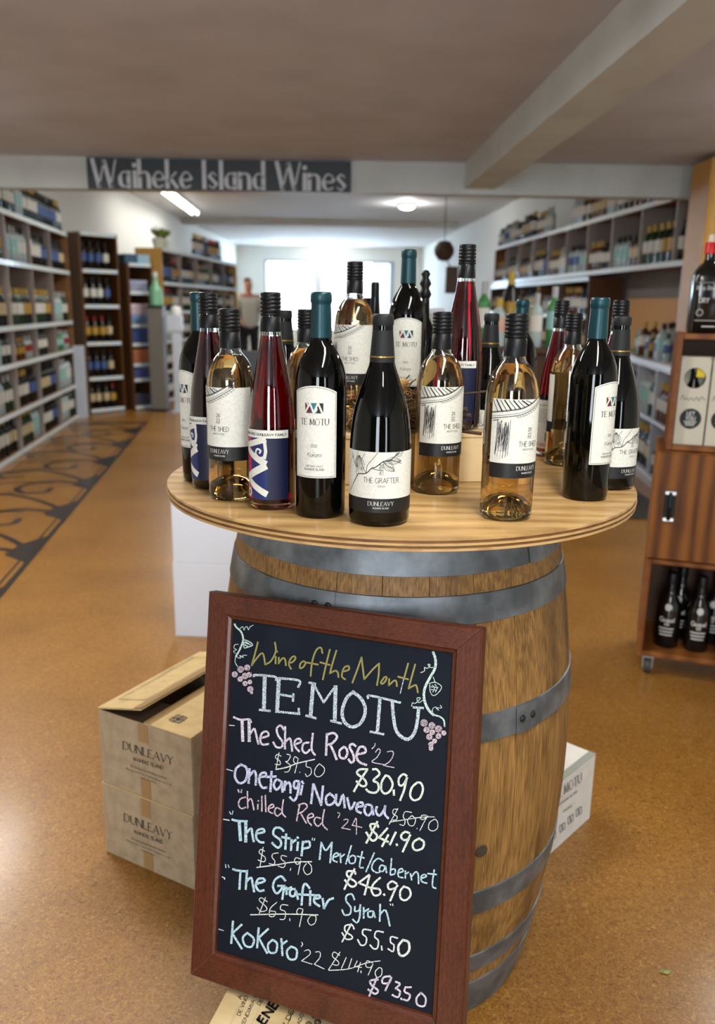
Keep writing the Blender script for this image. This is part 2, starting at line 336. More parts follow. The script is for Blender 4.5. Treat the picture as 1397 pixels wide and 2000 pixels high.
p=onz(795,397,ZF); downlight(p.x,p.y,'round dome ceiling light nearer the header beam')
p=onz(640,478,ZF); downlight(p.x,p.y,'round dome ceiling light in front of the far windows')
# ------------------------------------------------------------------ floor inlay (dark vine border)
M_inlay=mat('dark_inlay',(44,40,40),.35,coat=.3)
b=B()
def floorline(P,w,sm=True):
    if sm: P=smooth_line(P,5)
    quads_to(b,ribbon(P,w),lambda u,v:(u,v,.0012))
A0=Vector((-1.41,2.1));A1=Vector((-2.33,8.9)); dirv=(A1-A0).normalized(); nrm=Vector((-dirv.y,dirv.x))
def fl(t,s): p=A0+dirv*t+nrm*s; return (p.x,p.y)
floorline([fl(0,0),fl(6.9,0)],.03,False); floorline([fl(0,.045),fl(6.9,.045)],.012,False)
floorline([fl(6.9,0),fl(6.9,1.0)],.10,False); floorline([fl(6.75,.1),fl(6.75,1.0)],.03,False)
for k in range(8):
    t=.35+k*.85; s=1 if k%2 else -1
    b.add([(*fl(t-.22,0),.0016),(*fl(t+.30,.0),.0016),(*fl(t+.12,.12),.0016),(*fl(t-.06,.15),.0016)],[(0,1,2,3)])
    floorline([fl(t,.1),fl(t+.08,.35),fl(t-.12,.5),fl(t-.30,.42),fl(t-.28,.28),fl(t-.16,.27)],.045)
    floorline([fl(t+.1,.1),fl(t+.35,.3),fl(t+.52,.55),fl(t+.40,.75),fl(t+.22,.70),fl(t+.25,.56)],.04)
    floorline([fl(t+.02,.3),fl(t+.05,.6),fl(t-.1,.85),fl(t-.3,.95)],.035)
    floorline([fl(t-.28,.5),fl(t-.45,.66),fl(t-.4,.82)],.03)
b.obj('floor_inlay',M_inlay,floor,kind='structure')
# ------------------------------------------------------------------ barrel
BX,BY=.077,1.505
def brad(z): return .283+.060*(1-((z-.475)/.475)**2)
M_oak=mat('oak_stave',(74,48,20),.55,wamp=.12,wood=(14,(176,132,72),(3,3,.16),7),noise=(7,(58,38,18),.55,.82,(2.0,2.0,.6)),bump=(140,.8,(1,1,.06)),tint=.07)
M_zinc=mat('galvanised_steel',(92,98,102),.46,metal=.5,noise=(18,(136,142,146),.38,.7,(1,1,1)),bump=(80,.15))
M_rivet=mat('rivet_steel',(58,58,60),.45,metal=.7)
e=empty('wine_barrel',(BX,BY,0),label='upright oak wine barrel with grey metal hoops under the round table top',cat='barrel')
NS=26
def barrel_stave(k,w=1.0):
    V=[];Fc=[];nz=18;na=3
    a0=2*math.pi*k/NS; da=2*math.pi/NS; g=.0006/.33
    for side in(0,1):
        for i in range(nz+1):
            z=.95*i/nz; r=brad(z)-(0.022 if side else 0)
            for j in range(na+1):
                a=a0+g+(da-2*g)*j/na
                rr=r-(  .0008 if (side==0 and j in(0,na)) else 0)
                V.append((rr*math.cos(a),rr*math.sin(a),z))
    m=(nz+1)*(na+1); id=lambda s,i,j:s*m+i*(na+1)+j
    for i in range(nz):
        for j in range(na):
            Fc.append((id(0,i,j),id(0,i,j+1),id(0,i+1,j+1),id(0,i+1,j))); Fc.append((id(1,i,j),id(1,i+1,j),id(1,i+1,j+1),id(1,i,j+1)))
        Fc.append((id(0,i,0),id(0,i+1,0),id(1,i+1,0),id(1,i,0))); Fc.append((id(0,i,na),id(1,i,na),id(1,i+1,na),id(0,i+1,na)))
    for j in range(na):
        Fc.append((id(0,0,j),id(1,0,j),id(1,0,j+1),id(0,0,j+1))); Fc.append((id(0,nz,j),id(0,nz,j+1),id(1,nz,j+1),id(1,nz,j)))
    return mesh('stave',V,Fc,M_oak)
sm0=barrel_stave(0)
for k in range(NS):
    link('stave',sm0,e,(0,0,0),2*math.pi*k/NS)
autosmooth(B().lathe([(0,.915),(.262,.915),(.262,.93),(0,.93)],48).obj('barrel_head',M_oak,e))
def hoop(z0,z1,th,am,seed):
    prof=[(brad(z0)+.0005,z0),(brad(z0)+th,z0+.001),(brad((z0+z1)/2)+th,(z0+z1)/2),(brad(z1)+th,z1-.001),(brad(z1)+.0005,z1)]
    h=autosmooth(B().lathe(prof,96).obj('hoop',M_zinc,e)); 
    # overlap seam with rivets
    b=B(); zc=(z0+z1)/2
    V=[];n=8
    for i in range(n+1):
        a=am-.15+.15*i/n*1.0
        for z in(z0,z1): r=brad(z)+th+.0018; V.append((r*math.cos(a),r*math.sin(a),z))
    b.add(V,[(2*i,2*i+2,2*i+3,2*i+1) for i in range(n)]); b.obj('hoop_overlap',M_zinc,h)
    for da in(-.11,-.035):
        a=am+da; r=brad(zc)+th+.0015; c=Vector((r*math.cos(a),r*math.sin(a),zc)); nrm_=Vector((math.cos(a),math.sin(a),0))
        rb=B(); rb.lathe([(.0065,0),(.0058,.0018),(.0035,.003),(0,.0034)],10)
        o=rb.obj('rivet',M_rivet,h,smooth=True); o.location=c; o.rotation_euler=nrm_.to_track_quat('Z','Y').to_euler()
aF=-math.pi/2
for z0,z1,am in((.872,.950,aF+.9),(.795,.842,aF-.36),(.597,.645,aF+.74),(.262,.312,aF+2.4),(.118,.162,aF-2.2),(.0,.088,aF+2.9)):
    hoop(z0,z1,.0022,am,0)
M_bung=mat('knot_plug',(70,62,50),.6)
o=B().lathe([(.012,0),(.011,.0015),(0,.002)],14).obj('plug',M_bung,e); a=aF+.42;zz=.395
o.location=(brad(zz)*math.cos(a),brad(zz)*math.sin(a),zz); o.rotation_euler=Vector((math.cos(a),math.sin(a),0)).to_track_quat('Z','Y').to_euler()
# ------------------------------------------------------------------ round plywood top
M_ply=mat('plywood_face',(152,114,64),.4,wood=(2.6,(212,174,116),(.45,2.6,1),6),noise=(4,(140,98,48),.56,.78,(1,5,1)),coat=.3,band='Y',wamp=.3)
M_ply1=mat('ply_dark',(122,84,44),.6,noise=(30,(92,58,28),.4,.7,(1,1,4))); M_ply2=mat('ply_light',(196,158,104),.6,noise=(25,(150,106,58),.5,.8,(1,1,4)))
TT=.970; RT=.425
e=empty('round_table_top',(BX,BY,.9505),label='round varnished plywood table top resting on the barrel',cat='table top')
zs=[0,.004,.008,.0115,.0155,.0195]
for i in range(5):
    r=RT-(.0012 if i%2 else 0)-(.0008 if i in(0,4) else 0)
    pr=[(0,zs[i]+.0001),(r,zs[i]+.0001),(r,zs[i+1]-.0001),(0,zs[i+1])]
    m=[M_ply2,M_ply1,M_ply2,M_ply1,M_ply][i]
    o=autosmooth(B().lathe(pr,128).obj('ply_layer' if i<4 else 'top_face',m,e))
TT=.970
# ------------------------------------------------------------------ bottles on the table
M_dglass=mat('dark_bottle_glass',(3,4,3),.03,spec=.42)
M_clear=mat('clear_glass',(.93,.97,.93),.0,trans=1,ior=1.5)
M_rose=mat('rose_wine',(1.0,.63,.25),.0,trans=1,ior=1.34)
M_red=mat('young_red_wine',(.34,.003,.010),.0,trans=1,ior=1.34)
M_teal=mat('teal_foil',(14,58,66),.36,metal=.35,spec=.6,bump=(300,.08))
M_black=mat('black_screwcap',(10,12,15),.42,metal=.2,spec=.4)
M_char=mat('charcoal_foil',(28,30,32),.6,metal=.2,bump=(400,.1))
M_gold=mat('gold_ring',(168,132,62),.35,metal=.8)
M_paper=mat('label_paper',(222,222,212),.7,noise=(260,(212,212,202),.4,.6,(1,1,1)))
M_ink=mat('black_ink',(22,22,24),.6); M_grey=mat('grey_ink',(110,110,110),.7)
M_band=mat('black_label_band',(20,20,22),.45); M_silver=mat('silver_print',(196,196,192),.5)
M_navy=mat('navy_label',(15,20,54),.5); M_mag=mat('magenta_label',(190,24,84),.5); M_blue=mat('blue_label',(26,42,98),.5)
M_maroon=mat('maroon_print',(96,24,48),.6); M_tealp=mat('teal_print',(36,110,128),.6); M_pink=mat('red_print',(190,70,70),.6)
LM=[M_ink,M_grey,M_silver,M_maroon,M_tealp,M_paper,M_navy,M_mag,M_blue,M_band,M_pink]
INK,GREY,SILV,MAR,TEAL,PAP,NAV,MAG,BLU,BAN,RED=range(11)
def cyl(r,off=.0006):
    fn=lambda u,v:((r+off)*math.sin(u/(r)),-(r+off)*math.cos(u/(r)),v)
    fn.sub=.003; return fn
def sheet(r,u0,u1,z0,z1,m,parent,name='label',off=.0004,arch=0,th=.0003):
    n=28;V=[];Fc=[]
    rows=2
    for i in range(n+1):
        u=u0+(u1-u0)*i/n; t=(u-(u0+u1)/2)/((u1-u0)/2); zt=z1-arch*(t*t)
        for rr,z in((r+off,z0),(r+off,zt)): V.append((rr*math.sin(u/r),-rr*math.cos(u/r),z))
    Fc=[(2*i,2*i+2,2*i+3,2*i+1) for i in range(n)]
    return link(name,mesh(name,V,Fc,m,smooth=True),parent)
def rect(u0,u1,v0,v1,n=1):
    return [[(u0+(u1-u0)*i/n,v0),(u0+(u1-u0)*(i+1)/n,v0),(u0+(u1-u0)*(i+1)/n,v1),(u0+(u1-u0)*i/n,v1)] for i in range(n)]
rnd=random.Random(3)
def logo(b,f,cu,v0,w,h,zoff=.0002):
    third=w/3
    quads_to(b,rect(cu-w/2,cu-w/2+third,v0,v0+h),f,MAR); quads_to(b,rect(cu-w/2+third,cu+w/2-third,v0,v0+h),f,TEAL); quads_to(b,rect(cu+w/2-third,cu+w/2,v0,v0+h),f,INK)
def logo_white(b,f,cu,v0,w,h):
    x=lambda t:cu-w/2+w*t; y=lambda t:v0+h*t
    for P in ([(.12,.95),(.20,.6),(.30,1)],[(.0,.0),(.27,.95)],[(.27,1),(.5,.02)],[(.5,.02),(.72,1)],[(.72,1),(.95,.0)]):
        quads_to(b,ribbon([(x(a),y(c)) for a,c in P],w*.10),f,PAP)
    quads_to(b,ribbon(smooth_line([(x(.6),y(.15)),(x(.68),y(.42)),(x(.58),y(.5)),(x(.55),y(.32))],3),w*.05),f,PAP)
def lab_kokoro(p,r):
    lb=sheet(r,-.034,.034,.062,.196,M_paper,p,arch=.009)
    f=cyl(r,.0007);g=cyl(r,.0009);b=B()
    # fine border line
    P=[(-.032,.064),(-.032,.1855)]+[(-.032+.064*i/12,.1940-.0085*((i/6-1)**2)) for i in range(13)]+[(.032,.064),(-.032,.064)]
    for i in range(len(P)-1): quads_to(b,ribbon([P[i],P[i+1]],.0005),f,INK)
    quads_to(b,ribbon([(-.030+.01*i,.064) for i in range(7)],.0005),f,INK)
    logo(b,f,0,.157,.027,.0145); logo_white(b,g,0,.157,.027,.0145)
    quads_to(b,text2d('TE MOTU',0,.140,.0088,width=.043,w=.13,thin=.05,serif=True,gap=.16,align='c'),f,INK)
    quads_to(b,text2d('2020',0,.1075,.0042,w=.11,gap=.1,align='c'),f,GREY)
    quads_to(b,text2d('Kokoro',0,.0935,.0066,w=.09,gap=.05,align='c',slant=.35),f,GREY)
    quads_to(b,text2d('ONETANGI VALLEY',0,.0785,.0024,w=.14,align='c',width=.026),f,GREY)
    quads_to(b,text2d('WAIHEKE ISLAND',0,.0733,.0031,w=.16,align='c',width=.030),f,GREY)
    b.obj('label_print',LM,lb)
def lab_graft(p,r):
    lb=sheet(r,-.066,.066,.042,.109,M_paper,p); bd=sheet(r,-.066,.066,.0215,.0418,M_band,p,'label_band')
    f=cyl(r,.0007);b=B()
    def L(pts,w): quads_to(b,ribbon(smooth_line([(x*.001,y*.001) for x,y in pts],3),w*.001),f,INK)
    L([(-46,60),(-38,72),(-34,76),(-22,78),(-14,86),(-8,88),(2,96),(12,98),(20,104),(26,108)],1.3)
    L([(-38,73),(-40,84),(-44,92),(-50,104)],.8);L([(-34,76),(-40,95),(-36,108)],.6);L([(-22,79),(-20,90),(-12,100),(-6,108)],.7)
    L([(-14,86),(-6,84),(0,84)],.9);L([(2,96),(8,90),(16,86)],.8);L([(12,98),(20,96),(30,92)],.7);L([(-22,79),(-26,84),(-30,96),(-24,106)],.6)
    L([(-46,60),(-52,52),(-56,48)],.7);L([(-60,78),(-54,92),(-46,100)],.6)
    def leaf(cx,cy,a,l,wd):
        ca,sa=math.cos(a),math.sin(a)
        def T(u,v): return (cx+u*ca-v*sa,cy+u*sa+v*ca)
        for s in(-1,1): L([T(0,0),T(l*.35,s*wd),T(l*.7,s*wd*.8),T(l,0)],.5)
        for k in range(4): 
            L([T(l*.1,0),T(l*.5,wd*(.7-.45*k)),T(l*.95,wd*(.12-.08*k))],.35)
    leaf(-28,80,1.9,24,6);leaf(2,96,-.7,22,6);leaf(6,98,-.1,24,5);leaf(-40,84,1.2,20,5);leaf(20,104,.5,16,5)
    quads_to(b,text2d('20',0,.0865,.0052,w=.13,align='c'),f,INK);quads_to(b,text2d('21',0,.0790,.0052,w=.13,align='c'),f,INK)
    quads_to(b,rect(-.0035,.0035,.0768,.0773),f,INK)
    quads_to(b,text2d('THE GRAFTER',0,.0650,.0072,width=.052,w=.085,align='c'),f,INK)
    quads_to(b,text2d('SYRAH',0,.0590,.0026,width=.011,w=.13,align='c'),f,GREY)
    b.obj('label_print',LM,lb)
    b=B();quads_to(b,text2d('DUNLEAVY',0,.0320,.0056,width=.037,w=.13,thin=.06,serif=True,align='c'),f,SILV)
    quads_to(b,text2d('WAIHEKE ISLAND',0,.0273,.0022,width=.023,w=.16,align='c'),f,SILV);b.obj('band_print',LM,bd)
def lab_shed(p,r):
    lb=sheet(r,-.060,.056,.088,.181,M_paper,p); bd=sheet(r,-.060,.056,.066,.0878,M_band,p,'label_band')
    f=cyl(r,.0007);b=B();k=.001
    def L(pts,w,m=INK): quads_to(b,ribbon([(x*k,y*k) for x,y in pts],w*k),f,m)
    # text sits at u=0; shed drawing to its left and across the top
    def beam(x): return 152+(x+60)*.16+max(0,x+20)**1.6*.035
    for off,w in((0,.9),(3.0,.5),(8.5,1.1),(9.8,.5)):
        L([(x,beam(x)+off) for x in range(-60,34,3)],w)
    for i in range(9): x=-59+i*6.2; L([(x,179.5),(x+9+i*.3,beam(x+9)+9.5)],1.9 if i%2 else 1.0)
    for i in range(14): x=-22+i*4.2; y=beam(x)-1.2; L([(x,y),(x+2.2,y-2.2),(x+3.6,y-.6)],.7)
    L([(-57,149),(-48,151)],1.0); L([(-43,147),(-43,150)],.8); 
    for i in range(46):
        x=-49+rnd.random()*18; y1=150-rnd.random()*14; y0=94+rnd.random()*30; L([(x,y1),(x+rnd.uniform(-.8,.8),(y0+y1)/2),(x-1.4*rnd.random()-1,y0)],rnd.uniform(.22,.62))
    for x in(-49.5,-30.5): L([(x,151),(x-.6,125),(x-2,100)],.7)
    quads_to(b,text2d('20',0,.1350,.0052,w=.12,align='c'),f,INK);quads_to(b,text2d('22',0,.1272,.0052,w=.12,align='c'),f,INK);quads_to(b,rect(-.0035,.0035,.1250,.1255),f,INK)
    quads_to(b,text2d('THE SHED',0,.1130,.0072,width=.0335,w=.085,align='c'),f,GREY if 0 else INK)
    quads_to(b,text2d('MERLOT ROSE',0,.1072,.0026,width=.021,w=.12,align='c'),f,GREY)
    b.obj('label_print',LM,lb)
    b=B();quads_to(b,text2d('DUNLEAVY',-.001,.0778,.0060,width=.034,w=.13,thin=.06,serif=True,align='c'),f,SILV)
    quads_to(b,text2d('WAIHEKE ISLAND',0,.0725,.0023,width=.020,w=.16,align='c'),f,SILV);b.obj('band_print',LM,bd)
    back=B()
def back_label(p,r,z0,z1,half,txt=True,printed=True):
    g=link('g',None) if 0 else None
    n=20;V=[]
    a0=math.pi
    for i in range(n+1):
        a=a0-half+2*half*i/n
        for z in(z0,z1): V.append(((r+.0004)*math.sin(a),-(r+.0004)*math.cos(a),z))
    o=link('back_label',mesh('back_label',V,[(2*i,2*i+2,2*i+3,2*i+1) for i in range(n)],M_paper,smooth=True),p)
    if printed:
        b=B();f=lambda u,v:((r+.0007)*math.sin(a0+u/r),-(r+.0007)*math.cos(a0+u/r),v)
        H=z1-z0;W_=half*r
        quads_to(b,text2d('CHILLED RED 2024',-W_*.82,z1-.012,.0026,width=W_*1.5,w=.2),f,INK)
        for i in range(9):
            L_=W_*(1.55 if i%4!=3 else .9); 
            for j in range(9): quads_to(b,rect(-W_*.82+j*L_/9,-W_*.82+j*L_/9+L_/9*.8,z1-.020-i*.0034,z1-.0192-i*.0034),f,GREY)
        for i in range(16): 
            u=-W_*.1+i*.0013; quads_to(b,rect(u,u+(.0009 if i%3 else .0004),z0+.016,z0+.034),f,INK)
        quads_to(b,rect(-W_*.8,W_*.85,z0+.0125,z0+.0129,6),f,RED)
        for i in range(3): quads_to(b,rect(-W_*.5,W_*.7,z0+.004+i*.0025,z0+.0052+i*.0025,5),f,RED)
        quads_to(b,rect(-W_*.78,-W_*.62,z0+.004,z0+.010),f,RED)
        b.obj('label_print',LM,o)
    return o
def lab_nouv(p,r,zt):
    u0,u1=-.040,.040; z0,z1=.017,.124
    lb=sheet(r,u0,u1,z0,z1,M_navy,p); f=cyl(r,.0007);g=cyl(r,.0009);b=B()
    quads_to(b,rect(u0,u1,z1-.012,z1+.0002,12),f,PAP)
    quads_to(b,rect(u0,u0+.016,z0,z1-.012,4),f,MAG); quads_to(b,rect(u0+.016,u0+.0465,z0,z1-.012,6),f,BLU)
    quads_to(b,text2d('VINEYARD DUNLEAVY FAMILY',u0+.002,z1-.0082,.0034,width=.074,w=.2),g,INK)
    k=.001;x0=u0*1000;
    def L(pts,w): quads_to(b,ribbon([((x0+x)*k,y*k) for x,y in pts],w*k),g,PAP)
    L([(2,98),(20,103),(42,110)],9);L([(2,95),(22,84),(42,74)],10);L([(42,69),(22,58),(4,47)],11);L([(4,50),(22,38),(43,27)],10)
    L([(42,110),(44,92),(42,82)],5);L([(4,47),(3,34),(6,22)],5)
    quads_to(b,ribbon(smooth_line([((x0+x)*k,y*k) for x,y in [(42,84),(34,82),(27,88),(30,95),(36,93),(34,89)]],4),.003),g,PAP)
    quads_to(b,ribbon(smooth_line([((x0+x)*k,y*k) for x,y in [(4,24),(10,20),(15,26),(11,32),(7,29)]],4),.003),g,PAP)
    b.obj('label_print',LM,lb)
def capsule_plain(p,zb,zt,rb,rtop,m,ring=None):
    z1=zt-.016
    pr=[(rb,zb),(rb*.995,zb+.005),(rtop-.0004,z1-.003),(rtop-.0004,z1),(rtop+.0006,z1+.002),(rtop+.0006,zt-.004),(rtop-.0004,zt-.001),(rtop-.002,zt),(rtop-.004,zt-.0006),(0,zt-.0006)]
    o=autosmooth(B().lathe(pr,40).obj('capsule',m,p),50)
    if ring: autosmooth(B().lathe([(rb*.995,ring-.0011),(rb+.0004,ring-.001),(rb+.0003,ring+.001),(rb*.985,ring+.0011)],40).obj('gold_ring',M_gold,o))
def screwcap(p,zb,zt,rb,rtop,m=None):
    pr=[(rb,zb),(rb,zb+.001)]; zr=zt-.034
    pr+=[(rtop+.0004,zr-.002),(rtop-.0008,zr-.001),(rtop-.0008,zr)]
    pr+=[(rtop+.0006,zr+.001),(rtop+.0006,zr+.0035),(rtop-.0006,zr+.0042),(rtop-.0006,zr+.005)]
    z=zr+.005
    for i in range(4): pr+=[(rtop+.0003,z+.001),(rtop+.0004,z+.0032),(rtop-.0003,z+.0045),(rtop-.0006,z+.0055)]; z+=.0058
    pr+=[(rtop-.0002,z+.0008),(rtop-.0002,zt-.0015),(rtop-.0015,zt),(0,zt)]
    pr=[q for q in pr if q[1]<=zt]
    return autosmooth(B().lathe(pr,40).obj('screw_cap',m or M_black,p),50)
P_KOK=[(0,.004),(.024,.001),(.033,0),(.036,.002),(.0373,.006),(.0376,.1),(.0380,.188),(.0376,.200),(.0362,.211),(.0338,.221),(.0300,.231),(.0250,.241),(.0200,.249),(.0165,.255),(.0148,.262),(.0140,.275),(.0138,.32),(0,.32)]
P_GRA=[(0,.005),(.028,.001),(.039,0),(.043,.003),(.0446,.008),(.0447,.100),(.0442,.116),(.0430,.133),(.0408,.152),(.0375,.169),(.0330,.185),(.0280,.200),(.0230,.214),(.0188,.226),(.0162,.238),(.0148,.255),(.0142,.290),(0,.290)]
P_SHE=[(.034,0),(.0375,.002),(.0390,.007),(.0392,.030),(.0392,.172),(.0388,.183),(.0374,.195),(.0348,.206),(.0310,.2155),(.0260,.2235),(.0210,.2295),(.0175,.234),(.0158,.240),(.0150,.250),(.0148,.292)]
I_SHE=[(.0128,.292),(.0130,.250),(.0136,.240),(.0152,.2335),(.0188,.2275),(.0240,.2205),(.0290,.212),(.0328,.203),(.0352,.193),(.0364,.183),(.0368,.172),(.0368,.034),(.0364,.018),(.0345,.012),(.031,.016),(.025,.026),(.018,.033),(.009,.0375),(0,.0385)]
P_NOU=[(.031,0),(.0345,.002),(.0358,.007),(.0358,.105),(.0354,.125),(.0340,.147),(.0318,.168),(.0286,.190),(.0246,.212),(.0210,.230),(.0180,.246),(.0158,.260),(.0148,.272),(.0142,.318)]
I_NOU=[(.0124,.318),(.0128,.272),(.0138,.260),(.0160,.245),(.0190,.229),(.0226,.211),(.0266,.189),(.0297,.167),(.0318,.146),(.0330,.125),(.0334,.105),(.0334,.020),(.032,.010),(.026,.010),(.014,.014),(0,.015)]
def glass_body(p,out,inn,fill,wine):
    pb=([(0,.032),(.009,.031),(.017,.027),(.0235,.020),(.0285,.010),(.0315,.002)] if out is P_SHE else [(0,.006),(.010,.006),(.020,.005),(.028,.002),(.029,.0005)])+out+inn
    autosmooth(B().lathe(pb,56).obj('glass',M_clear,p),60)
    q=[(r+.0003,z-(.0003 if r<.033 and z<.03 else 0)) for r,z in inn if z<=fill]; 
    # inner radius at the fill level
    for (r1,z1),(r2,z2) in zip(inn,inn[1:]):
        if z1>=fill>=z2: rf=r1+(r2-r1)*(z1-fill)/(z1-z2+1e-9)
    q=[(0,fill),(rf+.0003,fill)]+q
    q[-1]=(0,q[-1][1])
    autosmooth(B().lathe(list(reversed(q)),56).obj('wine',wine,p),60)
def kokoro(): 
    e=empty('kokoro'); autosmooth(B().lathe(P_KOK,56).obj('glass',M_dglass,e),60); capsule_plain(e,.262,.326,.0156,.0148,M_teal); lab_kokoro(e,.0378); return e
def grafter():
    e=empty('grafter'); autosmooth(B().lathe(P_GRA,56).obj('glass',M_dglass,e),60); capsule_plain(e,.231,.297,.0178,.0146,M_char,.2385); lab_graft(e,.0447); return e
def shed():
    e=empty('shed'); glass_body(e,P_SHE,I_SHE,.228,M_rose); screwcap(e,.240,.300,.0168,.0162); lab_shed(e,.0392); back_label(e,.0392,.092,.168,R(52),printed=False); return e
def nouveau():
    e=empty('nouveau'); glass_body(e,P_NOU,I_NOU,.262,M_red); screwcap(e,.268,.325,.0160,.0152); lab_nouv(e,.0358,0); back_label(e,.0358,.018,.120,R(58)); return e
PROTO={'k':kokoro(),'g':grafter(),'s':shed(),'n':nouveau()}
def copy_tree(o,parent=None):
    c=o.copy(); COL.objects.link(c); c.parent=parent
    if parent: c.matrix_parent_inverse=o.matrix_parent_inverse.copy()
    for ch in list(o.children): copy_tree(ch,c)
    return c
used={}
def bottle(k,x,y,z,rel,label,group=None,tilt=0):
    o=PROTO[k] if k not in used else copy_tree(PROTO[k]); used[k]=1
    o.name='wine_bottle'; o.location=(x,y,z); o.rotation_euler=(0,tilt,-math.atan2(x,y)+R(rel)); tag(o,label,'bottle',group); return o
ZT=TT+.0004
def pb(k,bx,by,rel,label,z=ZT,**a):   # base centre seen at bx,by
    p=onz(bx,by,z); return bottle(k,p.x,p.y,z,rel,label,**a)
pb('k',626,1002,-15,'tall dark wine bottle with teal capsule and arched cream label, front row centre left')
pb('k',399,935,-58,'dark teal-capped wine bottle at the far left table edge, label turned to the left')
pb('k',1141,970,56,'dark teal-capped wine bottle near the right table edge, arched label turned right')
pb('g',740,1015,3,'dark sloping bottle with charcoal capsule, gold ring and branch drawing label, centre front')
pb('g',1187,948,52,'dark charcoal-capped bottle with branch drawing label, half behind the rightmost teal-capped bottle')
pb('s',987,1007,44,'pale rose wine bottle with shed drawing label and clear base, front row right')
pb('s',852,958,36,'pale rose wine bottle with shed drawing label, just right of the centre front branch-label bottle')
pb('s',456,969,-32,'pale rose wine bottle with label turned left, beside the slim red bottle on the left')
pb('n',533,987,-22,'slim red wine bottle with navy and magenta label, front row left')
pb('n',417,949,-52,'slim red wine bottle behind the left rose bottle, only its navy label edge showing')
pb('n',1077,888,158,'slim red wine bottle turned round, back label with bar code showing')
pb('s',1101,905,-130,'pale rose wine bottle tucked behind the right teal-capped bottle, back label showing')
ZR=TT+.0905
bottle('s',-.012,1.66,ZR,-12,'pale rose wine bottle standing on the pine box, left of the raised teal-capped bottle')
bottle('k',.094,1.69,ZR,-2,'dark teal-capped wine bottle standing on the pine box')
bottle('n',.188,1.52,ZR,-22,'slim red wine bottle standing on the pine box, its cap the highest on the right')
bottle('g',-.150,1.665,ZT,-10,'charcoal-capped dark bottle mostly hidden behind the front slim red bottle')
bottle('s',-.101,1.565,ZT,60,'rose wine bottle mostly hidden behind the front left teal-capped bottle')
bottle('n',.010,1.888,ZT,20,'black screw-capped bottle behind the raised rose bottle, only its cap showing')
bottle('g',.262,1.68,ZT,20,'charcoal-capped dark bottle between the raised slim red bottle and the right rose bottle')
bottle('k',.352,1.835,ZT,150,'dark teal-capped bottle at the back of the table behind the front right rose bottle')
bottle('n',.217,1.81,ZT,30,'black screw-capped bottle hidden behind the middle rose bottle, only its cap showing')

bottle('n',.486,1.575,ZT,150,'black screw-capped bottle hidden behind the rightmost charcoal-capped bottle')
# two odd dark bottles at the back
e=empty('wine_bottle',(.030,1.80,ZR),label='very slim dark bottle with a tapering neck on the back of the pine box',cat='bottle')
autosmooth(B().lathe([(0,.002),(.02,0),(.0235,.004),(.0235,.12),(.021,.14),(.016,.165),(.0125,.19),(.0105,.215),(.0085,.245)],32).obj('glass',M_dglass,e),60)
autosmooth(B().lathe([(.0093,.215),(.0088,.262),(.0075,.266),(0,.266)],32).obj('screw_cap',M_black,e),60)
e=empty('wine_bottle',(.1365,1.80,ZR),label='dark bottle with a beaded black stopper behind the raised teal-capped bottle',cat='bottle')
autosmooth(B().lathe([(0,.002),(.022,0),(.026,.004),(.026,.15),(.02,.175),(.011,.195),(.0095,.235),(0,.235)],32).obj('glass',M_dglass,e),60)
autosmooth(B().lathe([(.010,.235),(.0135,.243),(.010,.252),(.008,.256),(.0125,.264),(.009,.273),(.0065,.277),(.010,.284),(.006,.291),(0,.293)],24).obj('stopper',M_black,e),60)
e=empty('wine_bottle',(.160,1.890,ZT),label='small half-size dark bottle behind the pine box, right of the raised teal-capped bottle',cat='bottle')
autosmooth(B().lathe([(0,.002),(.027,0),(.030,.004),(.030,.15),(.026,.172),(.018,.193),(.0125,.21),(.0115,.24),(0,.24)],32).obj('glass',M_dglass,e),60)
autosmooth(B().lathe([(.0122,.225),(.0122,.262),(.0135,.264),(.0135,.268),(0,.269)],24).obj('screw_cap',M_black,e),60)
# ------------------------------------------------------------------ pine box riser
M_pine=mat('pine_box',(198,164,112),.55,wood=(2.2,(216,186,138),(.6,3,5),4),noise=(5,(176,136,84),.6,.8,(1,5,5)))
e=empty('pine_box',(.066,1.636,TT),R(10),label='low pine box used as a riser in the middle of the table',cat='box')
for n_,a in(('side_panel',(-.135,.135,-.200,-.188)),('side_panel',(-.135,.135,.188,.200)),('end_panel',(-.135,-.123,-.188,.188)),('end_panel',(.123,.135,-.188,.188))):
    B().box(*a,.0006,.082,bev=.001).obj(n_,M_pine,e)
B().box(-.137,.137,-.202,.202,.082,.090,bev=.001).obj('lid',M_pine,e)
# ------------------------------------------------------------------ nest of vine twigs
M_twig=mat('dry_twig',(84,62,44),.8,noise=(60,(54,40,30),.4,.7,(1,1,1))); M_straw=mat('straw',(166,132,82),.8,noise=(40,(110,82,48),.4,.7,(1,1,1))); M_husk=mat('dried_husk',(188,150,88),.7,noise=(50,(140,100,50),.4,.7,(1,1,.2)))
e=empty('twig_bundle',(.088,1.488,ZR),label='tangle of dry vine twigs and straw lying on the pine box',cat='twigs')
rn=random.Random(11); b=B(); NC=Vector((.0,.0,0))
for i in range(420):
    cx_=rn.uniform(-.115,.05); c=Vector((cx_,rn.uniform(-.05,.045),.003+rn.random()**1.3*.085*max(.25,1-abs(cx_+.015)/.11))); a=rn.uniform(0,math.pi*2); l=rn.uniform(.03,.085)
    P=[]
    for k in range(5):
        t=(k/4-.5)*l; bend=rn.uniform(-.006,.006)
        P.append((c.x+math.cos(a+t*9)*t,c.y+math.sin(a+t*9)*t*.6,max(.0015,c.z+bend+t*rn.uniform(-.25,.25))))
    b.tube(P,rn.uniform(.0006,.0014),4,0 if rn.random()<.6 else 1)
b.obj('straw_tangle',[M_straw,M_twig],e,kind='stuff')
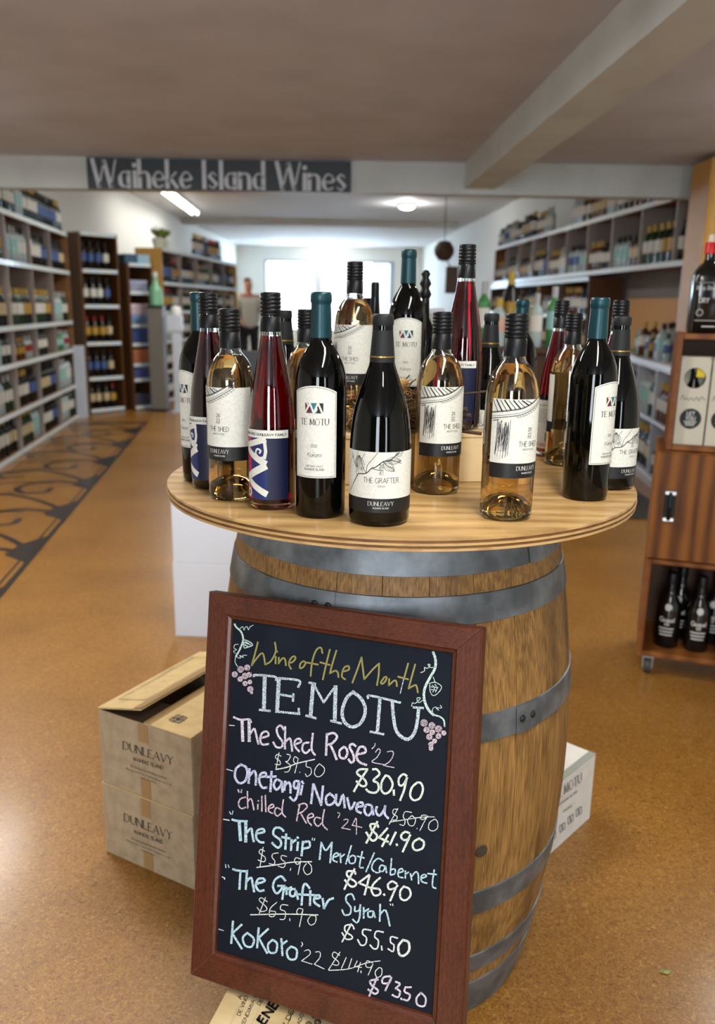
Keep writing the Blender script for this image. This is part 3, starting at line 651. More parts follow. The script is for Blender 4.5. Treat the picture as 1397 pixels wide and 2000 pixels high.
for P,r in (([(-.02,-.02,.012),(.05,-.035,.03),(.10,-.06,.045)],.0042),([(0,0,.02),(.05,-.03,.022),(.108,-.055,.034)],.0038),([(.0,-.03,.008),(.06,-.045,.010),(.098,-.065,.014)],.0036),
            ([(-.03,-.03,.05),(.04,-.02,.062),(.09,-.03,.068),(.15,-.05,.078)],.0018),([(.02,-.03,.006),(.07,-.05,.008),(.125,-.075,.005)],.0030),([(-.11,0,.02),(-.05,-.03,.03),(.0,-.05,.02)],.0025),
            ([(-.12,.01,.01),(-.07,-.02,.012),(-.03,-.05,.006)],.003),([(.03,0,.04),(.02,-.03,.07),(.035,-.05,.085),(.05,-.055,.07)],.0012),([(-.06,0,.05),(-.02,-.01,.075),(.0,-.03,.1)],.0011)):
    autosmooth(B().tube(P,r,8).obj('twig',M_twig,e),60)
hk=autosmooth(B().lathe([(0,-.024),(.006,-.018),(.0115,-.004),(.0105,.008),(.005,.018),(0,.023)],10).obj('husk',M_husk,e)); hk.location=(-.020,-.045,.082); hk.rotation_euler=(R(20),R(58),0)
# ------------------------------------------------------------------ chalkboard leaning on the barrel
BS=1.345
cor=[CP+Vector(v)*BS for v in((-.18067818,.94535515,-.34093414),(.13512904,.8156301,-.33147941),(.11902364,.70181539,-.78705586),(-.19678357,.83154044,-.79651058))]
TL,TR,BR_,BL=cor
Nb=Vector((.37519355,.89610144,-.23713291)).normalized()   # away from the viewer
MAH=lambda nm,mp: mat(nm,(58,25,13),.42,wamp=.1,wood=(16,(100,50,29),mp,4),noise=(30,(46,18,12),.55,.85,(1,1,.3)),coat=.12,tint=.05,spec=.35)
M_mahog=MAH('mahogany_frame',(3,3,.2)); M_mahogh=MAH('mahogany_frame_crossgrain',(.2,3,3))
M_slate=mat('chalkboard_slate',(14,21,33),.6,spec=.22,noise=(9,(26,34,46),.55,.85,(1,1,1)),bump=(200,.05))
e=empty('chalkboard',(BL+BR_)/2,label='wooden framed chalkboard listing wine of the month prices, leaning on the barrel',cat='chalkboard')
base=Vector(e.location)
inn=[onpl(x,y,TL,Nb) for x,y in((450,1211),(881,1278),(841,1989),(417,1862))]
outc=[TL,TR,BR_,BL]; T_=.024
for i in range(4):
    j=(i+1)%4; b=B(); o1,o2,i2,i1=outc[i]-base,outc[j]-base,inn[j]-base,inn[i]-base
    ed=(o2-o1).normalized()*.0003; o1=o1+ed;i1=i1+ed;o2=o2-ed;i2=i2-ed
    mid=lambda a,c,t:a.lerp(c,t)
    # section: outer back, outer front (rounded), flat, inner step, inner back
    def sec(o_,i_): 
        return [o_+Nb*T_,o_+Nb*.003,mid(o_,i_,.06),mid(o_,i_,.80),mid(o_,i_,.86)+Nb*.004,mid(o_,i_,.97)+Nb*.006,i_+Nb*.011,i_+Nb*T_]
    s1,s2=sec(o1,i1),sec(o2,i2); n=len(s1)
    b.add(s1+s2,[(k,(k+1)%n,n+(k+1)%n,n+k) for k in range(n)]+[tuple(reversed(range(n))),tuple(range(n,2*n))])
    b.obj('frame_rail',M_mahogh if i%2==0 else M_mahog,e)
b=B(); q=[p-base for p in inn]
b.hexa([p+Nb*.010 for p in (q[3],q[2],q[1],q[0])]+[p+Nb*.016 for p in (q[3],q[2],q[1],q[0])])
slate=b.obj('slate_panel',M_slate,e)
def chalkmat(name,col,amt=.5):
    M=bpy.data.materials.new(name);M.use_nodes=True;T=M.node_tree;N=T.nodes;L=T.links;b=N['Principled BSDF']
    b.inputs['Base Color'].default_value=lin(col);b.inputs['Roughness'].default_value=.95;b.inputs['Specular IOR Level'].default_value=.1
    if amt:
        tc=N.new('ShaderNodeTexCoord');n=N.new('ShaderNodeTexNoise');n.inputs['Scale'].default_value=620;n.inputs['Detail'].default_value=3;L.new(tc.outputs['Object'],n.inputs[0])
        mr=N.new('ShaderNodeMapRange');mr.inputs[1].default_value=.5-.22*(amt);mr.inputs[2].default_value=.62-.12*amt;mr.inputs[3].default_value=.25;mr.inputs[4].default_value=1;L.new(n.outputs[0],mr.inputs[0]);L.new(mr.outputs[0],b.inputs['Alpha'])
    return M
CH={'w':chalkmat('white_chalk',(230,234,230),.9),'W':chalkmat('cool_white_chalk',(205,220,228),.55),'p':chalkmat('lilac_chalk',(226,216,232),.7),'v':chalkmat('violet_chalk',(208,212,238),.7),
    'b':chalkmat('blue_chalk',(194,224,236),.75),'g':chalkmat('green_white_chalk',(226,236,222),.9),'k':chalkmat('pink_chalk',(222,202,212),.6),'o':chalkmat('gold_paint',(150,144,88),0),'m':chalkmat('mint_chalk',(204,226,218),.8)}
ZM={1:(440,1200,5.82),2:(660,1240,5.82),3:(430,1380,5.82),4:(640,1440,5.82),5:(420,1580,5.82),6:(630,1640,5.588),7:(380,1780,2.328)}
CHALK='''
o 3.3 1|372,315 340,440 300,582;300,582 350,510 425,440 455,570;455,570 520,530 575,420 565,318;575,480 572,560;588,418 592,428;610,490 608,560;608,555 650,500 680,510 690,580;720,545 760,545 800,500 780,475 740,510 725,570 750,620;890,530 855,560 850,610 885,600 915,550 890,530;1105,440 1090,380 1050,390 1015,450 985,560 972,700;930,548 1055,570;1190,400 1150,560 1110,740;1080,545 1190,575;1265,410 1225,540 1190,670;1190,670 1250,640 1280,660 1288,715
o 3.3 2|50,420 125,395 120,355 75,370 50,430 50,480 85,505;165,545 220,400 270,255;270,255 285,380 300,505;300,505 400,390 470,325;470,325 465,450 445,572;530,480 490,540 510,555 545,520 555,480 530,480;585,500 580,575;580,575 640,520 665,530 672,585;800,325 760,470 750,500;685,475 800,505;880,335 840,480 805,610;805,610 880,570 900,600 910,655
W 1.8 2|750,500 710,665
W 7.5 1|450,700 440,1090;610,730 590,1105;1000,790 970,1160;1255,820 1245,1220
W 4.5 1|325,705 350,688 560,708 578,748;390,1085 510,1098;610,725 840,752 830,825;620,910 770,935;775,905 770,985;590,1105 840,1130;835,1070 840,1135;955,775 1025,790;920,1150 1030,1180;1010,800 1120,1000;1120,1000 1250,820;1200,1210 1320,1240
W 6.5 2|175,650 100,720 50,860 70,980 150,1045 240,1020 300,930 310,820 260,720 175,650;480,720 450,1110;620,770 635,950 670,1100 760,1180 830,1170 890,1060 920,840
W 4.5 2|345,720 370,690 710,770;370,1100 520,1130;860,822 970,832
m 3.4 1|108,110 125,145 175,190 200,250 200,310 160,410 120,480
m 1.4 1|120,480 112,540 140,592;170,160 200,140 215,180 225,150 250,140 265,175 285,140 320,122;150,340 110,345 100,385 130,400 95,420 110,440;125,440 140,490 175,495 165,465 205,490 200,465 245,465
m 2 1|205,310 225,290 290,320 310,350 240,378 215,375 205,310;215,320 290,345;220,345 260,365;230,310 270,335
m 5 2|1085,195 1110,280 1105,380 1040,500 985,620 985,740 1030,850 1090,910
m 3 2|1090,910 1160,930 1205,970 1215,1040
m 1.5 2|1085,370 1050,370 1025,335 1050,340 1020,380 985,370 985,410 940,430;1085,480 1105,535;1045,550 1110,540 1180,590 1140,660 1085,690 1050,640 1045,550;1070,570 1100,600 1080,650;1100,560 1130,600 1110,650;970,740 920,770 900,720 940,720 880,780 850,770 840,810;1085,900 1075,850 1110,820 1150,860 1120,830 1180,830 1165,800;1060,590 1140,600;1060,620 1125,630
w 1.6 3|105,212 163,217;75,712 142,732;38,1282 103,1295
p 6 3|250,150 258,390;330,150 332,392
p 4 3|155,120 230,150 330,145 352,180;330,330 385,250 405,300 435,425;460,360 550,330 530,285 480,300 455,370 480,430 550,425;725,265 690,215 645,250 660,330 710,400 700,460 640,460 605,405;740,230 738,480;738,410 790,360 810,420 820,505;850,430 920,400 900,365 855,385 850,450 900,510;1010,410 950,420 935,490 975,530 1020,490;1055,305 1040,480 1080,550
p 4.6 3|1215,310 1205,550;1215,320 1290,300 1330,350 1270,420 1230,430;1250,430 1285,500 1325,600
p 4.6 4|185,110 140,150 140,220 190,240 225,190 215,130 185,110;320,100 280,75 250,110 290,190 300,260 270,290 240,250;350,190 430,170 420,115 370,110 340,160 330,220 360,280 440,315
p 1.8 4|540,70 535,100 505,130;545,170 580,130 600,160 560,230 505,280 640,310;680,165 740,160 745,210 700,280 635,320;635,320 755,345
w 1.6 3|695,565 650,545 630,580 680,620 680,660 625,655;670,525 635,715;760,540 800,560 770,620 745,625 800,670 780,735 735,745;885,590 850,570 835,620 870,650 890,590 850,755;905,745 908,750;985,615 980,680 1030,700 1035,760 990,795 970,765;1130,650 1085,700 1075,770 1120,800 1175,760 1185,700 1130,650
w 2.2 3|635,715 760,690 880,645 1075,600
g 4.2 4|455,365 370,365 335,410 420,480 440,540 390,555 330,500;450,370 370,490 300,615;515,365 560,365 590,420 520,490 570,520 580,590 540,630 470,620 440,590;660,435 620,500 610,590 650,640 710,610 740,530 700,450 660,435;752,600 755,655;900,440 860,420 810,470 815,540 860,540 905,460;900,460 870,600 825,715;1020,515 960,570 940,660 980,715 1050,690 1085,590 1060,520 1020,515
v 4.6 3|235,660 180,710 170,800 215,870 280,850 310,770 295,690 235,660;335,710 325,870;325,800 390,730 410,800 405,890;450,800 520,790 510,750 460,770 445,850 480,920 530,920;585,740 572,965;530,800 635,795;690,850 640,830 610,890 640,945 690,900 700,850 710,970;740,850 730,950;735,900 775,860 800,900 800,980;895,850 850,850 840,910 870,930 900,860 880,1000 840,1070 795,1030;935,900 915,1000;930,850 945,875;1060,880 1035,1100;1065,885 1150,1120;1150,1110 1170,905;1250,990 1205,1030 1215,1110 1270,1110 1310,1050 1250,990
v 4.6 4|100,650 95,740 130,770 175,650 195,800;225,690 260,820 310,740;330,790 400,780 390,740 340,760 330,830 380,860;490,770 440,770 420,840 460,890 505,840 500,770 520,880;560,790 550,850 590,890 640,830 655,780;655,780 650,870 690,920
k 2.8 3|205,945 215,975;245,945 240,975;290,1030 230,1050 210,1110 240,1160 290,1145;310,965 315,1155;315,1080 355,1050 385,1175;430,1110 428,1165;432,1070 435,1075;475,1020 475,1190;515,1010 520,1195;550,1160 610,1140 595,1110 555,1140 555,1190 600,1215;690,1170 640,1150 620,1200 650,1245 695,1210;720,1060 705,1200 745,1255;905,1110 870,1300;890,1120 960,1100 990,1140 930,1200 890,1210;915,1210 980,1325;1000,1270 1060,1250 1045,1215 1000,1240 1000,1300 1040,1350;1140,1270 1090,1260 1070,1310 1110,1360 1160,1320;1185,1170 1165,1330 1220,1400
k 1.9 4|115,855 140,870 120,915;185,940 220,930 230,960 160,1030;160,1030 260,1050;320,920 280,1000;280,1000 390,1025;328,920 328,1105
w 1.6 4|795,820 750,820 745,870 790,900 780,940 730,940;800,810 700,990;955,855 885,845 860,900 880,940 870,1000 820,990;960,890 910,940 930,1000 980,1000 1000,930 960,890;1015,1035 1020,1040;1120,885 1070,890 1060,930 1100,930 1140,890 1100,960 1050,1060;1220,930 1160,970 1150,1040 1200,1065 1250,1030 1250,960 1220,930;705,965 860,940 1060,910 1215,905
g 4.2 4|575,1020 560,990 490,990 500,1050 560,1110 550,1160 500,1170 440,1080;565,960 500,1090 440,1200;680,1035 585,1140;585,1140 690,1190;690,1110 620,1240;775,1080 710,1220;785,1215 790,1228;930,1090 880,1075 835,1120 860,1165 910,1160 940,1110;925,1150 855,1300;1040,1150 980,1190 970,1250 1010,1285 1080,1260 1095,1190 1040,1150
b 1.8 5|165,30 180,60;205,22 195,60;120,630 125,670;150,635 160,665;1110,330 1105,355;1135,335 1128,358
w 1.8 5|80,772 110,785 108,800;100,118 163,128;45,1365 95,1382
b 6 5|275,140 290,355;350,140 350,370
b 4.4 5|195,120 250,135 365,140;355,280 410,220 425,290 440,370;475,280 560,260 540,225 480,250 470,330 510,375 555,380;780,250 740,215 680,220 665,290 740,350 750,410 710,440 650,385;810,285 800,455;760,320 850,335;870,350 865,470;870,390 920,350;945,380 935,470;938,320 945,330;1000,370 985,530;1005,380 1070,370 1075,430 1010,450;205,685 260,700 360,710;290,710 278,910;365,700 350,910;355,830 410,780 430,860 445,940;480,850 565,820 545,790 490,800 465,870 500,930 555,925;800,815 750,765 680,810 660,890 700,960 750,920 770,880;715,875 790,875;790,875 765,1025;810,890 815,970;810,920 870,890;910,910 860,920 855,980 900,990 920,930;920,930 945,1025;1075,900 1030,850 1000,900 985,1090;940,970 1140,980;1085,930 1080,1095;1130,1020 1195,1010 1180,980 1135,1000 1130,1060 1190,1105;1225,1020 1240,1130;1240,1130 1290,1040 1345,1015
b 3.6 5|1210,380 1190,575;1210,385 1260,470 1330,380;1330,380 1310,610
b 3.0 6|130,190 175,170 160,145 125,165 115,220 160,245;195,150 200,250;200,190 240,160;315,65 255,265;330,170 290,200 300,255 350,250 360,190 330,170;435,130 405,290 445,305;380,180 455,200;565,145 475,350;665,235 610,205 555,250 540,320 590,360 630,350;680,290 640,280 620,330 660,345 690,290;690,290 700,360;755,205 740,380;745,330 790,320 790,370 745,385;835,360 880,345 865,315 830,340 830,400 880,415;905,340 905,420;905,380 940,355;960,370 975,440;975,400 1020,350 1045,380 1050,480;1085,420 1135,400 1115,380 1080,400 1085,455 1140,475;1220,330 1200,500 1240,530;1150,370 1245,380
w 1.7 5|565,480 520,460 505,500 570,550 560,600 490,580;548,435 510,665;720,500 660,510 650,550 680,590 670,630 615,620;815,540 760,530 755,570 800,610 780,665 720,650;862,675 855,700;975,570 920,555 905,600 940,630 975,590;975,590 945,745;1040,620 1005,680 1040,745 1095,720 1095,650 1060,610
w 2.2 5|475,665 700,635 880,605 1100,600;405,1203 800,1195 1170,1205
w 4.0 6|360,375 350,350 275,345 275,400 360,460 360,500 310,510 245,440;350,320 290,430 240,540;510,385 395,470;395,470 520,525;515,390 460,600;630,415 560,480 535,550 570,610 630,590 620,540 550,530;670,595 678,605;810,480 760,455 715,490 730,540 790,530 820,500;800,530 740,665;890,510 850,560 855,640 910,660 960,610 950,540 890,510
b 3.4 6|350,655 320,595 265,610 260,670 310,740 300,810 240,820 215,765;355,730 355,780 400,770 415,710;415,710 405,850 375,905 330,870;450,740 450,855;450,790 505,755;540,780 500,790 500,840 545,840 555,780;555,780 575,850;630,705 625,890;625,820 690,770 735,940
w 1.8 6|740,700 745,715;765,700 770,720
w 1.7 5|595,1055 530,1010 505,1040 580,1110 585,1150 520,1165 480,1120;575,1005 500,1200;705,1060 630,1130 620,1215 670,1220 690,1170 630,1160;830,1095 760,1090 745,1140 800,1170 790,1250 740,1255;850,1245 852,1270;1000,1140 950,1130 930,1180 975,1200 1000,1150;1000,1150 960,1340;1090,1210 1055,1270 1090,1320 1140,1290 1145,1220 1090,1210
w 3.0 6|345,975 320,930 250,940 250,1000 320,1050 320,1080 260,1085 215,1015;315,920 215,1115;530,990 450,980 440,1030 480,1070 470,1140 420,1150 385,1090;665,1010 590,1000 570,1060 610,1100 600,1180 560,1190 520,1150;645,1160 650,1205;820,1075 750,1060 745,1120 780,1150 770,1220 715,1190
w 4.6 6|880,1095 830,1160 840,1250 890,1265 945,1210 940,1120 880,1095
b 4.2 7|175,45 167,145;215,60 172,100;172,100 215,170;240,98 220,120 230,155 260,160 270,125 240,98;292,75 285,165;335,80 292,120;292,120 330,190;355,130 335,150 340,185 370,185 375,145 355,130;395,125 400,200;398,150 420,135;440,160 420,180 430,215 460,215 465,175 440,160
w 1.7 7|112,82 131,87;487,140 492,150 485,160;500,180 520,175 525,195 487,225;487,225 535,240;550,185 570,185 570,210 545,240;545,240 590,262;660,200 635,185 628,205 655,230 650,245 625,240;662,185 610,265;690,210 668,260;715,215 700,262;740,225 728,250;728,250 760,255;755,232 742,275;757,270 758,280;810,235 785,225 780,250 800,255 812,240;812,240 790,290;840,255 822,275 830,300 850,290 852,262 840,255;610,268 700,262 780,235 845,225
p 3.8 7|835,310 800,315 805,335 835,360 820,375 790,355;830,300 795,385;890,295 860,300 855,325 885,325 895,300;893,305 868,360;915,320 935,330 915,350;915,350 935,365 925,390 900,380;940,395 942,400;985,345 960,345;960,345 955,365 980,380 970,405 950,400;1030,370 1010,395 1015,425 1045,430 1052,395 1030,370'''
PB=onpl(600,1600,TL+Nb*.0097,Nb)
def chalk_fn(dz): return lambda u,v: onpl(u,v,TL+Nb*(.0096-dz),Nb)-base
words={}
for ln in CHALK.strip().splitlines():
    hd,body=ln.split('|'); c,w,z=hd.split(); w=float(w); ox,oy,s=ZM[int(z)]
    bb=words.setdefault(c,B()); fn=chalk_fn(.0001+.00003*len(words))
    for st in body.split(';'):
        P=[tuple(map(float,q.split(','))) for q in st.split()]; P=[(ox+a/s,oy+c_/s) for a,c_ in P]
        P=smooth_line(P,4); Q=ribbon(P,w)
        quads_to(bb,Q,fn)
bb=words.setdefault('k',B()); fn=chalk_fn(.0005)
for z,cs in((1,((175,625,38),(250,605,34),(108,682,34),(225,700,36),(275,685,30),(170,735,30),(280,768,25),(225,785,28),(285,850,35),(300,890,14))),
            (2,((980,1000,42),(1070,1030,38),(1145,1070,40),(1010,1080,35),(1075,1105,32),(1205,1115,28),(1040,1160,35),(1145,1150,32),(1100,1205,28),(1060,1245,30),(1060,1290,26)))):
    ox,oy,s=ZM[z]
    for cx,cy,r in cs:
        for k in(1,.66,.33):
            P=[(ox+(cx+r*k*.9*math.cos(t*math.pi/6))/s,oy+(cy+r*k*.9*math.sin(t*math.pi/6))/s) for t in range(13)]
            quads_to(bb,ribbon(P,1.4),fn)
NMC={'o':'gold_lettering','W':'title_lettering','m':'vine_drawing','w':'white_chalk_writing','p':'lilac_chalk_writing','g':'price_writing','v':'violet_chalk_writing','k':'pink_chalk_writing','b':'blue_chalk_writing'}
for c,bb in words.items(): bb.obj(NMC[c],CH[c],slate)
# ------------------------------------------------------------------ wooden wine crate under the board
M_crate=mat('pine_crate',(206,180,130),.6,wood=(3,(222,200,156),(1,8,4),3),noise=(9,(188,156,104),.55,.8,(6,1,1)))
M_brand=mat('branded_ink',(40,32,26),.7)
ZC=.199
c0=onz(447,1926,ZC); c1=onz(408,2000,ZC); dy=(c0-c1); dy.z=0; dy.normalize(); dx=Vector((dy.y,-dy.x,0))
ang=math.atan2(dx.y,dx.x); cbl=c0+dy*.022
e=empty('wine_crate',(cbl.x,cbl.y,0),ang,label='pale pine wine crate with burnt lettering lying under the chalkboard',cat='crate')
b=B()
for n_,a in(('side_panel',(0,.35,-.012,0,.0,.196)),('side_panel',(0,.35,-.50,-.488,.0,.196)),('end_panel',(0,.012,-.488,-.012,.0,.196)),('end_panel',(.338,.35,-.488,-.012,.0,.196)),('base_panel',(.012,.338,-.488,-.012,.004,.014))):
    B().box(*a,bev=.001).obj(n_,M_crate,e)
for i in range(3): 
    w=.35/3; B().box(i*w+.0004,(i+1)*w-.0004,-.5,0,.1965,ZC,bev=.0008).obj('lid_plank',M_crate,e)

mi=Matrix.Rotation(-ang,4,'Z')@Matrix.Translation(-Vector((cbl.x,cbl.y,0)))
b=B()
def pxtext(b,s,xa,ya,xb,yb,h,toplane,**k):
    """line of lettering running from photo point a to photo point b, letter height h pixels"""
    upv=k.pop('upv',None); L_=math.hypot(xb-xa,yb-ya); ux,uy=(xb-xa)/L_,(yb-ya)/L_; vx,vy=upv or (uy,-ux)
    Q=text2d(s,0,0,h,width=L_,**k)
    quads_to(b,[[ (p[0],p[1]) for p in q] for q in Q],lambda u,v:toplane(xa+ux*u+vx*v,ya+uy*u+vy*v))
tp=lambda x,y:mi@onz(x,y,ZC+.0006)
Z7=lambda x,y:(380+x/2.328,1780+y/2.328)
def crt(s,a,bq,h,**k): 
    A_=Z7(*a);B_=Z7(*bq); pxtext(b,s,A_[0],A_[1],B_[0],B_[1],h,tp,**k)
crt('A.',(212,402),(222,376),8,w=.14)
crt('DE VINO DE',(208,475),(258,352),7,w=.13)
crt('VENDIMIA RIOJA'[:10],(222,528),(288,380),7,w=.13)
crt('DE',(298,428),(312,405),7,w=.13)
crt('ENE',(318,515),(382,425),17,w=.26,gap=.3)
crt('Z DE',(418,530),(452,455),9,w=.14)
crt('ADO',(480,515),(497,468),7,w=.13)
ac=[Z7(*q) for q in((292,500),(298,485))]; quads_to(b,ribbon(ac,3),tp)
for cx,cy in((520,515),(545,470),(560,505)):
    for r in(14,8):
        P=[Z7(cx+r*math.cos(t*math.pi/8),cy+r*math.sin(t*math.pi/8)) for t in range(17)]; quads_to(b,ribbon(P,1.6),tp)
b.obj('lid_print',M_brand,e)
# ------------------------------------------------------------------ cardboard cartons on the left
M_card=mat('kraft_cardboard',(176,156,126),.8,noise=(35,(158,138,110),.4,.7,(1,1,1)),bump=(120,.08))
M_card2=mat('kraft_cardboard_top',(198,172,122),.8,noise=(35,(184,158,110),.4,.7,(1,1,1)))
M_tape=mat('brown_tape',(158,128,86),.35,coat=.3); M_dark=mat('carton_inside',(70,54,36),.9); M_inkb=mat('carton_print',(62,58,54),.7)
P0=onz(208,1663,0); P1=onz(376,1737,0); dx=(P1-P0).normalized(); ang=math.atan2(dx.y,dx.x); WX=.272; DY=.36; HB=.186
def carton(z,off,label,open_):
    o=P0+dx*off
    e=empty('cardboard_carton',(o.x,o.y,z),ang,label=label,cat='box')
    t=.004
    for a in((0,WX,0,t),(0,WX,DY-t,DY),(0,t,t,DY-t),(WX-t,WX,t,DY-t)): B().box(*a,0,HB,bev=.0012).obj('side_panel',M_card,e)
    B().box(t,WX-t,t,DY-t,0,.004).obj('base_panel',M_card,e)
    mi=Matrix.Rotation(-ang,4,'Z')@Matrix.Translation(-Vector((o.x,o.y,z)))
    if open_:
        # left flap lifted, right flap lying down
        a=R(13); w=WX/2
        b=B(); ca,sa=math.cos(a)*w*1.0,math.sin(a)*w
        b.hexa([(0,0,HB+.001),(ca,.0,HB+sa+.001),(ca,DY,HB+sa*.95+.001),(0,DY,HB+.001),(0,0,HB+.005),(ca,.0,HB+sa+.005),(ca,DY,HB+sa*.95+.005),(0,DY,HB+.005)])
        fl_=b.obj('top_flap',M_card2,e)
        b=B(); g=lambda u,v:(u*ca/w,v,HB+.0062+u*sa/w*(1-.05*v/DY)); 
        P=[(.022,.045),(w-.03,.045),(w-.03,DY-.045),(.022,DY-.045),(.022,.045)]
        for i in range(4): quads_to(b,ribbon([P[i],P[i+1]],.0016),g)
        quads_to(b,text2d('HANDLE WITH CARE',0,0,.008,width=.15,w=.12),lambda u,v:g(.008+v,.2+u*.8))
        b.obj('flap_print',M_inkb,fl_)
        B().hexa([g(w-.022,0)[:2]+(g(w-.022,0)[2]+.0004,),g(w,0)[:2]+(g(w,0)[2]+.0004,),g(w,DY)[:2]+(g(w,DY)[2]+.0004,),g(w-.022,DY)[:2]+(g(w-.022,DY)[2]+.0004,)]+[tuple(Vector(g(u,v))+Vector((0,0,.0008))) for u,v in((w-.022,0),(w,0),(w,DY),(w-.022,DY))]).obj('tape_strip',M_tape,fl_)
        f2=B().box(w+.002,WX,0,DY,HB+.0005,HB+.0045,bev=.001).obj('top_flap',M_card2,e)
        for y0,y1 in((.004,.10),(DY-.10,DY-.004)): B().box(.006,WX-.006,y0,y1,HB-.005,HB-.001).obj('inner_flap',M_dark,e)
        B().box(w+.002,w+.022,0,DY,HB+.0046,HB+.0050).obj('tape_strip',M_tape,f2)
        # knot emblem
        b=B(); cx,cy=w+.058,.050
        for sx in(-1,1):
            for sy in(-1,1):
                P=[(cx+sx*.008+.0075*math.cos(t*math.pi/6),cy+sy*.008+.0075*math.sin(t*math.pi/6)) for t in range(13)]
                quads_to(b,ribbon(P,.0022),lambda u,v:(u,v,HB+.0052)); P=[(cx+sx*.008+.0035*math.cos(t*math.pi/6),cy+sy*.008+.0035*math.sin(t*math.pi/6)) for t in range(13)]; quads_to(b,ribbon(P,.0014),lambda u,v:(u,v,HB+.0052))
        for P in ([(cx-.018,cy),(cx+.018,cy)],[(cx,cy-.018),(cx,cy+.018)]): quads_to(b,ribbon(P,.0022),lambda u,v:(u,v,HB+.0053))
        b.obj('emblem_print',M_inkb,f2)
    else:
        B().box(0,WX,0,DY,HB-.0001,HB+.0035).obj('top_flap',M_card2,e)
    # tapes down the front
    for z0,z1 in((HB-.045,HB-.001),(.002,.048)): B().box(.122,.150,-.0012,-.0001,z0,z1).obj('tape_strip',M_tape,e)
    return e,mi
e1,mi1=carton(0,0,'lower closed brown carton printed with a winery name, bottom of the stack of two',False)
e2,mi2=carton(HB+.0038,.004,'upper brown carton printed with a winery name, its top flap lifted open',True)
fpl=Vector((dx.y,-dx.x,0))   # outward normal of the front face
for e_,mi_,lines in((e2,mi2,((240.5,1463,337,1494,15,'DUNLEAVY'),(260,1485,318,1503.5,6.5,'WAIHEKE ISLAND'),(255,1497,325,1522.6,3.6,'98 Onetangi Road Waiheke Auckland'),(246,1502.5,334.5,1535,3.6,'Phone 64 9 372 2490 Email info at'),(274,1519,305.5,1530.6,3.4,'www dunleavy'))),
                    (e1,mi1,((242.6,1603.6,335,1640,15,'DUNLEAVY'),(261,1627,317.4,1648.5,6.5,'WAIHEKE ISLAND'),(256,1638.7,323.6,1666,3.6,'98 Onetangi Road Waiheke Auckland'),(248,1643,332.7,1678,3.6,'Phone 64 9 372 2490 Email info at'),(275.6,1661,305.5,1673,3.4,'www dunleavy')))):
    b=B(); o=Vector(e_.location)+fpl*.0016
    for xa,ya,xb,yb,h,s_ in lines:
        pxtext(b,s_,xa,ya,xb,yb,h,lambda x,y:mi_@onpl(x,y,o,fpl),w=.12,thin=.05 if h>10 else None,serif=h>10,upv=(0,-1))
    b.obj('carton_print',M_inkb,e_)
# ------------------------------------------------------------------ white carton on the right
M_wcard=mat('white_cardboard',(222,220,212),.7,noise=(20,(212,209,201),.4,.7,(1,1,1))); M_gtape=mat('grey_tape',(150,152,146),.4)
PR=onz(1152,1598,0); PL=onz(1053,1688,0); dx=(PR-PL).normalized(); o=PR-dx*.268; ang=math.atan2(dx.y,dx.x)
e=empty('white_carton',(o.x,o.y,0),ang,label='white wine carton on the floor behind the right side of the barrel',cat='box')
for a in((0,.268,0,.004),(0,.268,.176,.18),(0,.004,.004,.176),(.264,.268,.004,.176)): B().box(*a,0,.182,bev=.001).obj('side_panel',M_wcard,e)
for a in((0,.268,0,.089),(0,.268,.091,.18)): B().box(*a,.1825,.186,bev=.001).obj('top_flap',M_wcard,e)
B().box(.03,.268,-.001,.018,.186,.1868).obj('tape_strip',M_gtape,e); B().box(.03,.25,.075,.105,.186,.1868).obj('tape_strip',M_gtape,e)
mi=Matrix.Rotation(-ang,4,'Z')@Matrix.Translation(-Vector((o.x,o.y,0))); fn_=Vector((dx.y,-dx.x,0)); oo=o+fn_*.0016; b=B(); TP=lambda x,y:mi@onpl(x,y,oo,fn_)
pxtext(b,'TE MOTU',1084,1565,1136,1527,17,TP,w=.12,thin=.05,serif=True,upv=(0,-1))
pxtext(b,'WAIHEKE ISLAND',1092,1574,1128,1547,3.5,TP,w=.2,upv=(0,-1)); pxtext(b,'FRAGILE',1101,1587,1117,1575,3.5,TP,w=.2,upv=(0,-1))
for x,y in((1081,1636),(1099,1619),(1115,1603),(1131,1588)):
    P=[(x-5,y+7),(x+5,y),(x+5,y-13),(x-5,y-6),(x-5,y+7)]
    for i in range(4): quads_to(b,ribbon([P[i],P[i+1]],1.1),TP)
    quads_to(b,ribbon([(x,y+1),(x,y-7)],2.6),TP)
b.obj('carton_print',mat('grey_print',(110,110,112),.7),e)
B().box(.05,.12,.03,.035,.1863,.1868).obj('carton_print',M_ink,e)
# ------------------------------------------------------------------ white cartons and second chalkboard behind
M_wc2=mat('white_carton_card',(214,220,232),.6)
for k,(z,lb) in enumerate(((0,'lower plain white carton behind the barrel on the left'),(.306,'upper plain white carton behind the barrel on the left, chalkboard above it'))):
    e=empty('plain_white_carton',(-.712+.003*k,3.02,z),R(-3),label=lb,cat='box')
    for n_,a in(('side_panel',(0,.5,0,.005)),('side_panel',(0,.5,.375,.38)),('end_panel',(0,.005,.005,.375)),('end_panel',(.495,.5,.005,.375))): B().box(*a,0,.302,bev=.0015).obj(n_,M_wc2,e)
    B().box(.0,.5,0,.188,.302,.3055,bev=.001).obj('top_flap',M_wc2,e); B().box(.0,.5,.192,.38,.302,.3055,bev=.001).obj('top_flap',M_wc2,e)
M_bb=mat('black_board',(38,42,46),.55)
e=empty('tall_chalkboard',(-.655,3.20,.6135),R(-3),label='dark round-shouldered chalkboard standing on the white cartons behind the table',cat='chalkboard')
P=[(0,0),(.012,.22),(.03,.33),(.045,.39),(.08,.44),(.14,.475),(.2,.49),(.55,.49),(.60,.46),(.62,.4),(.62,0)]
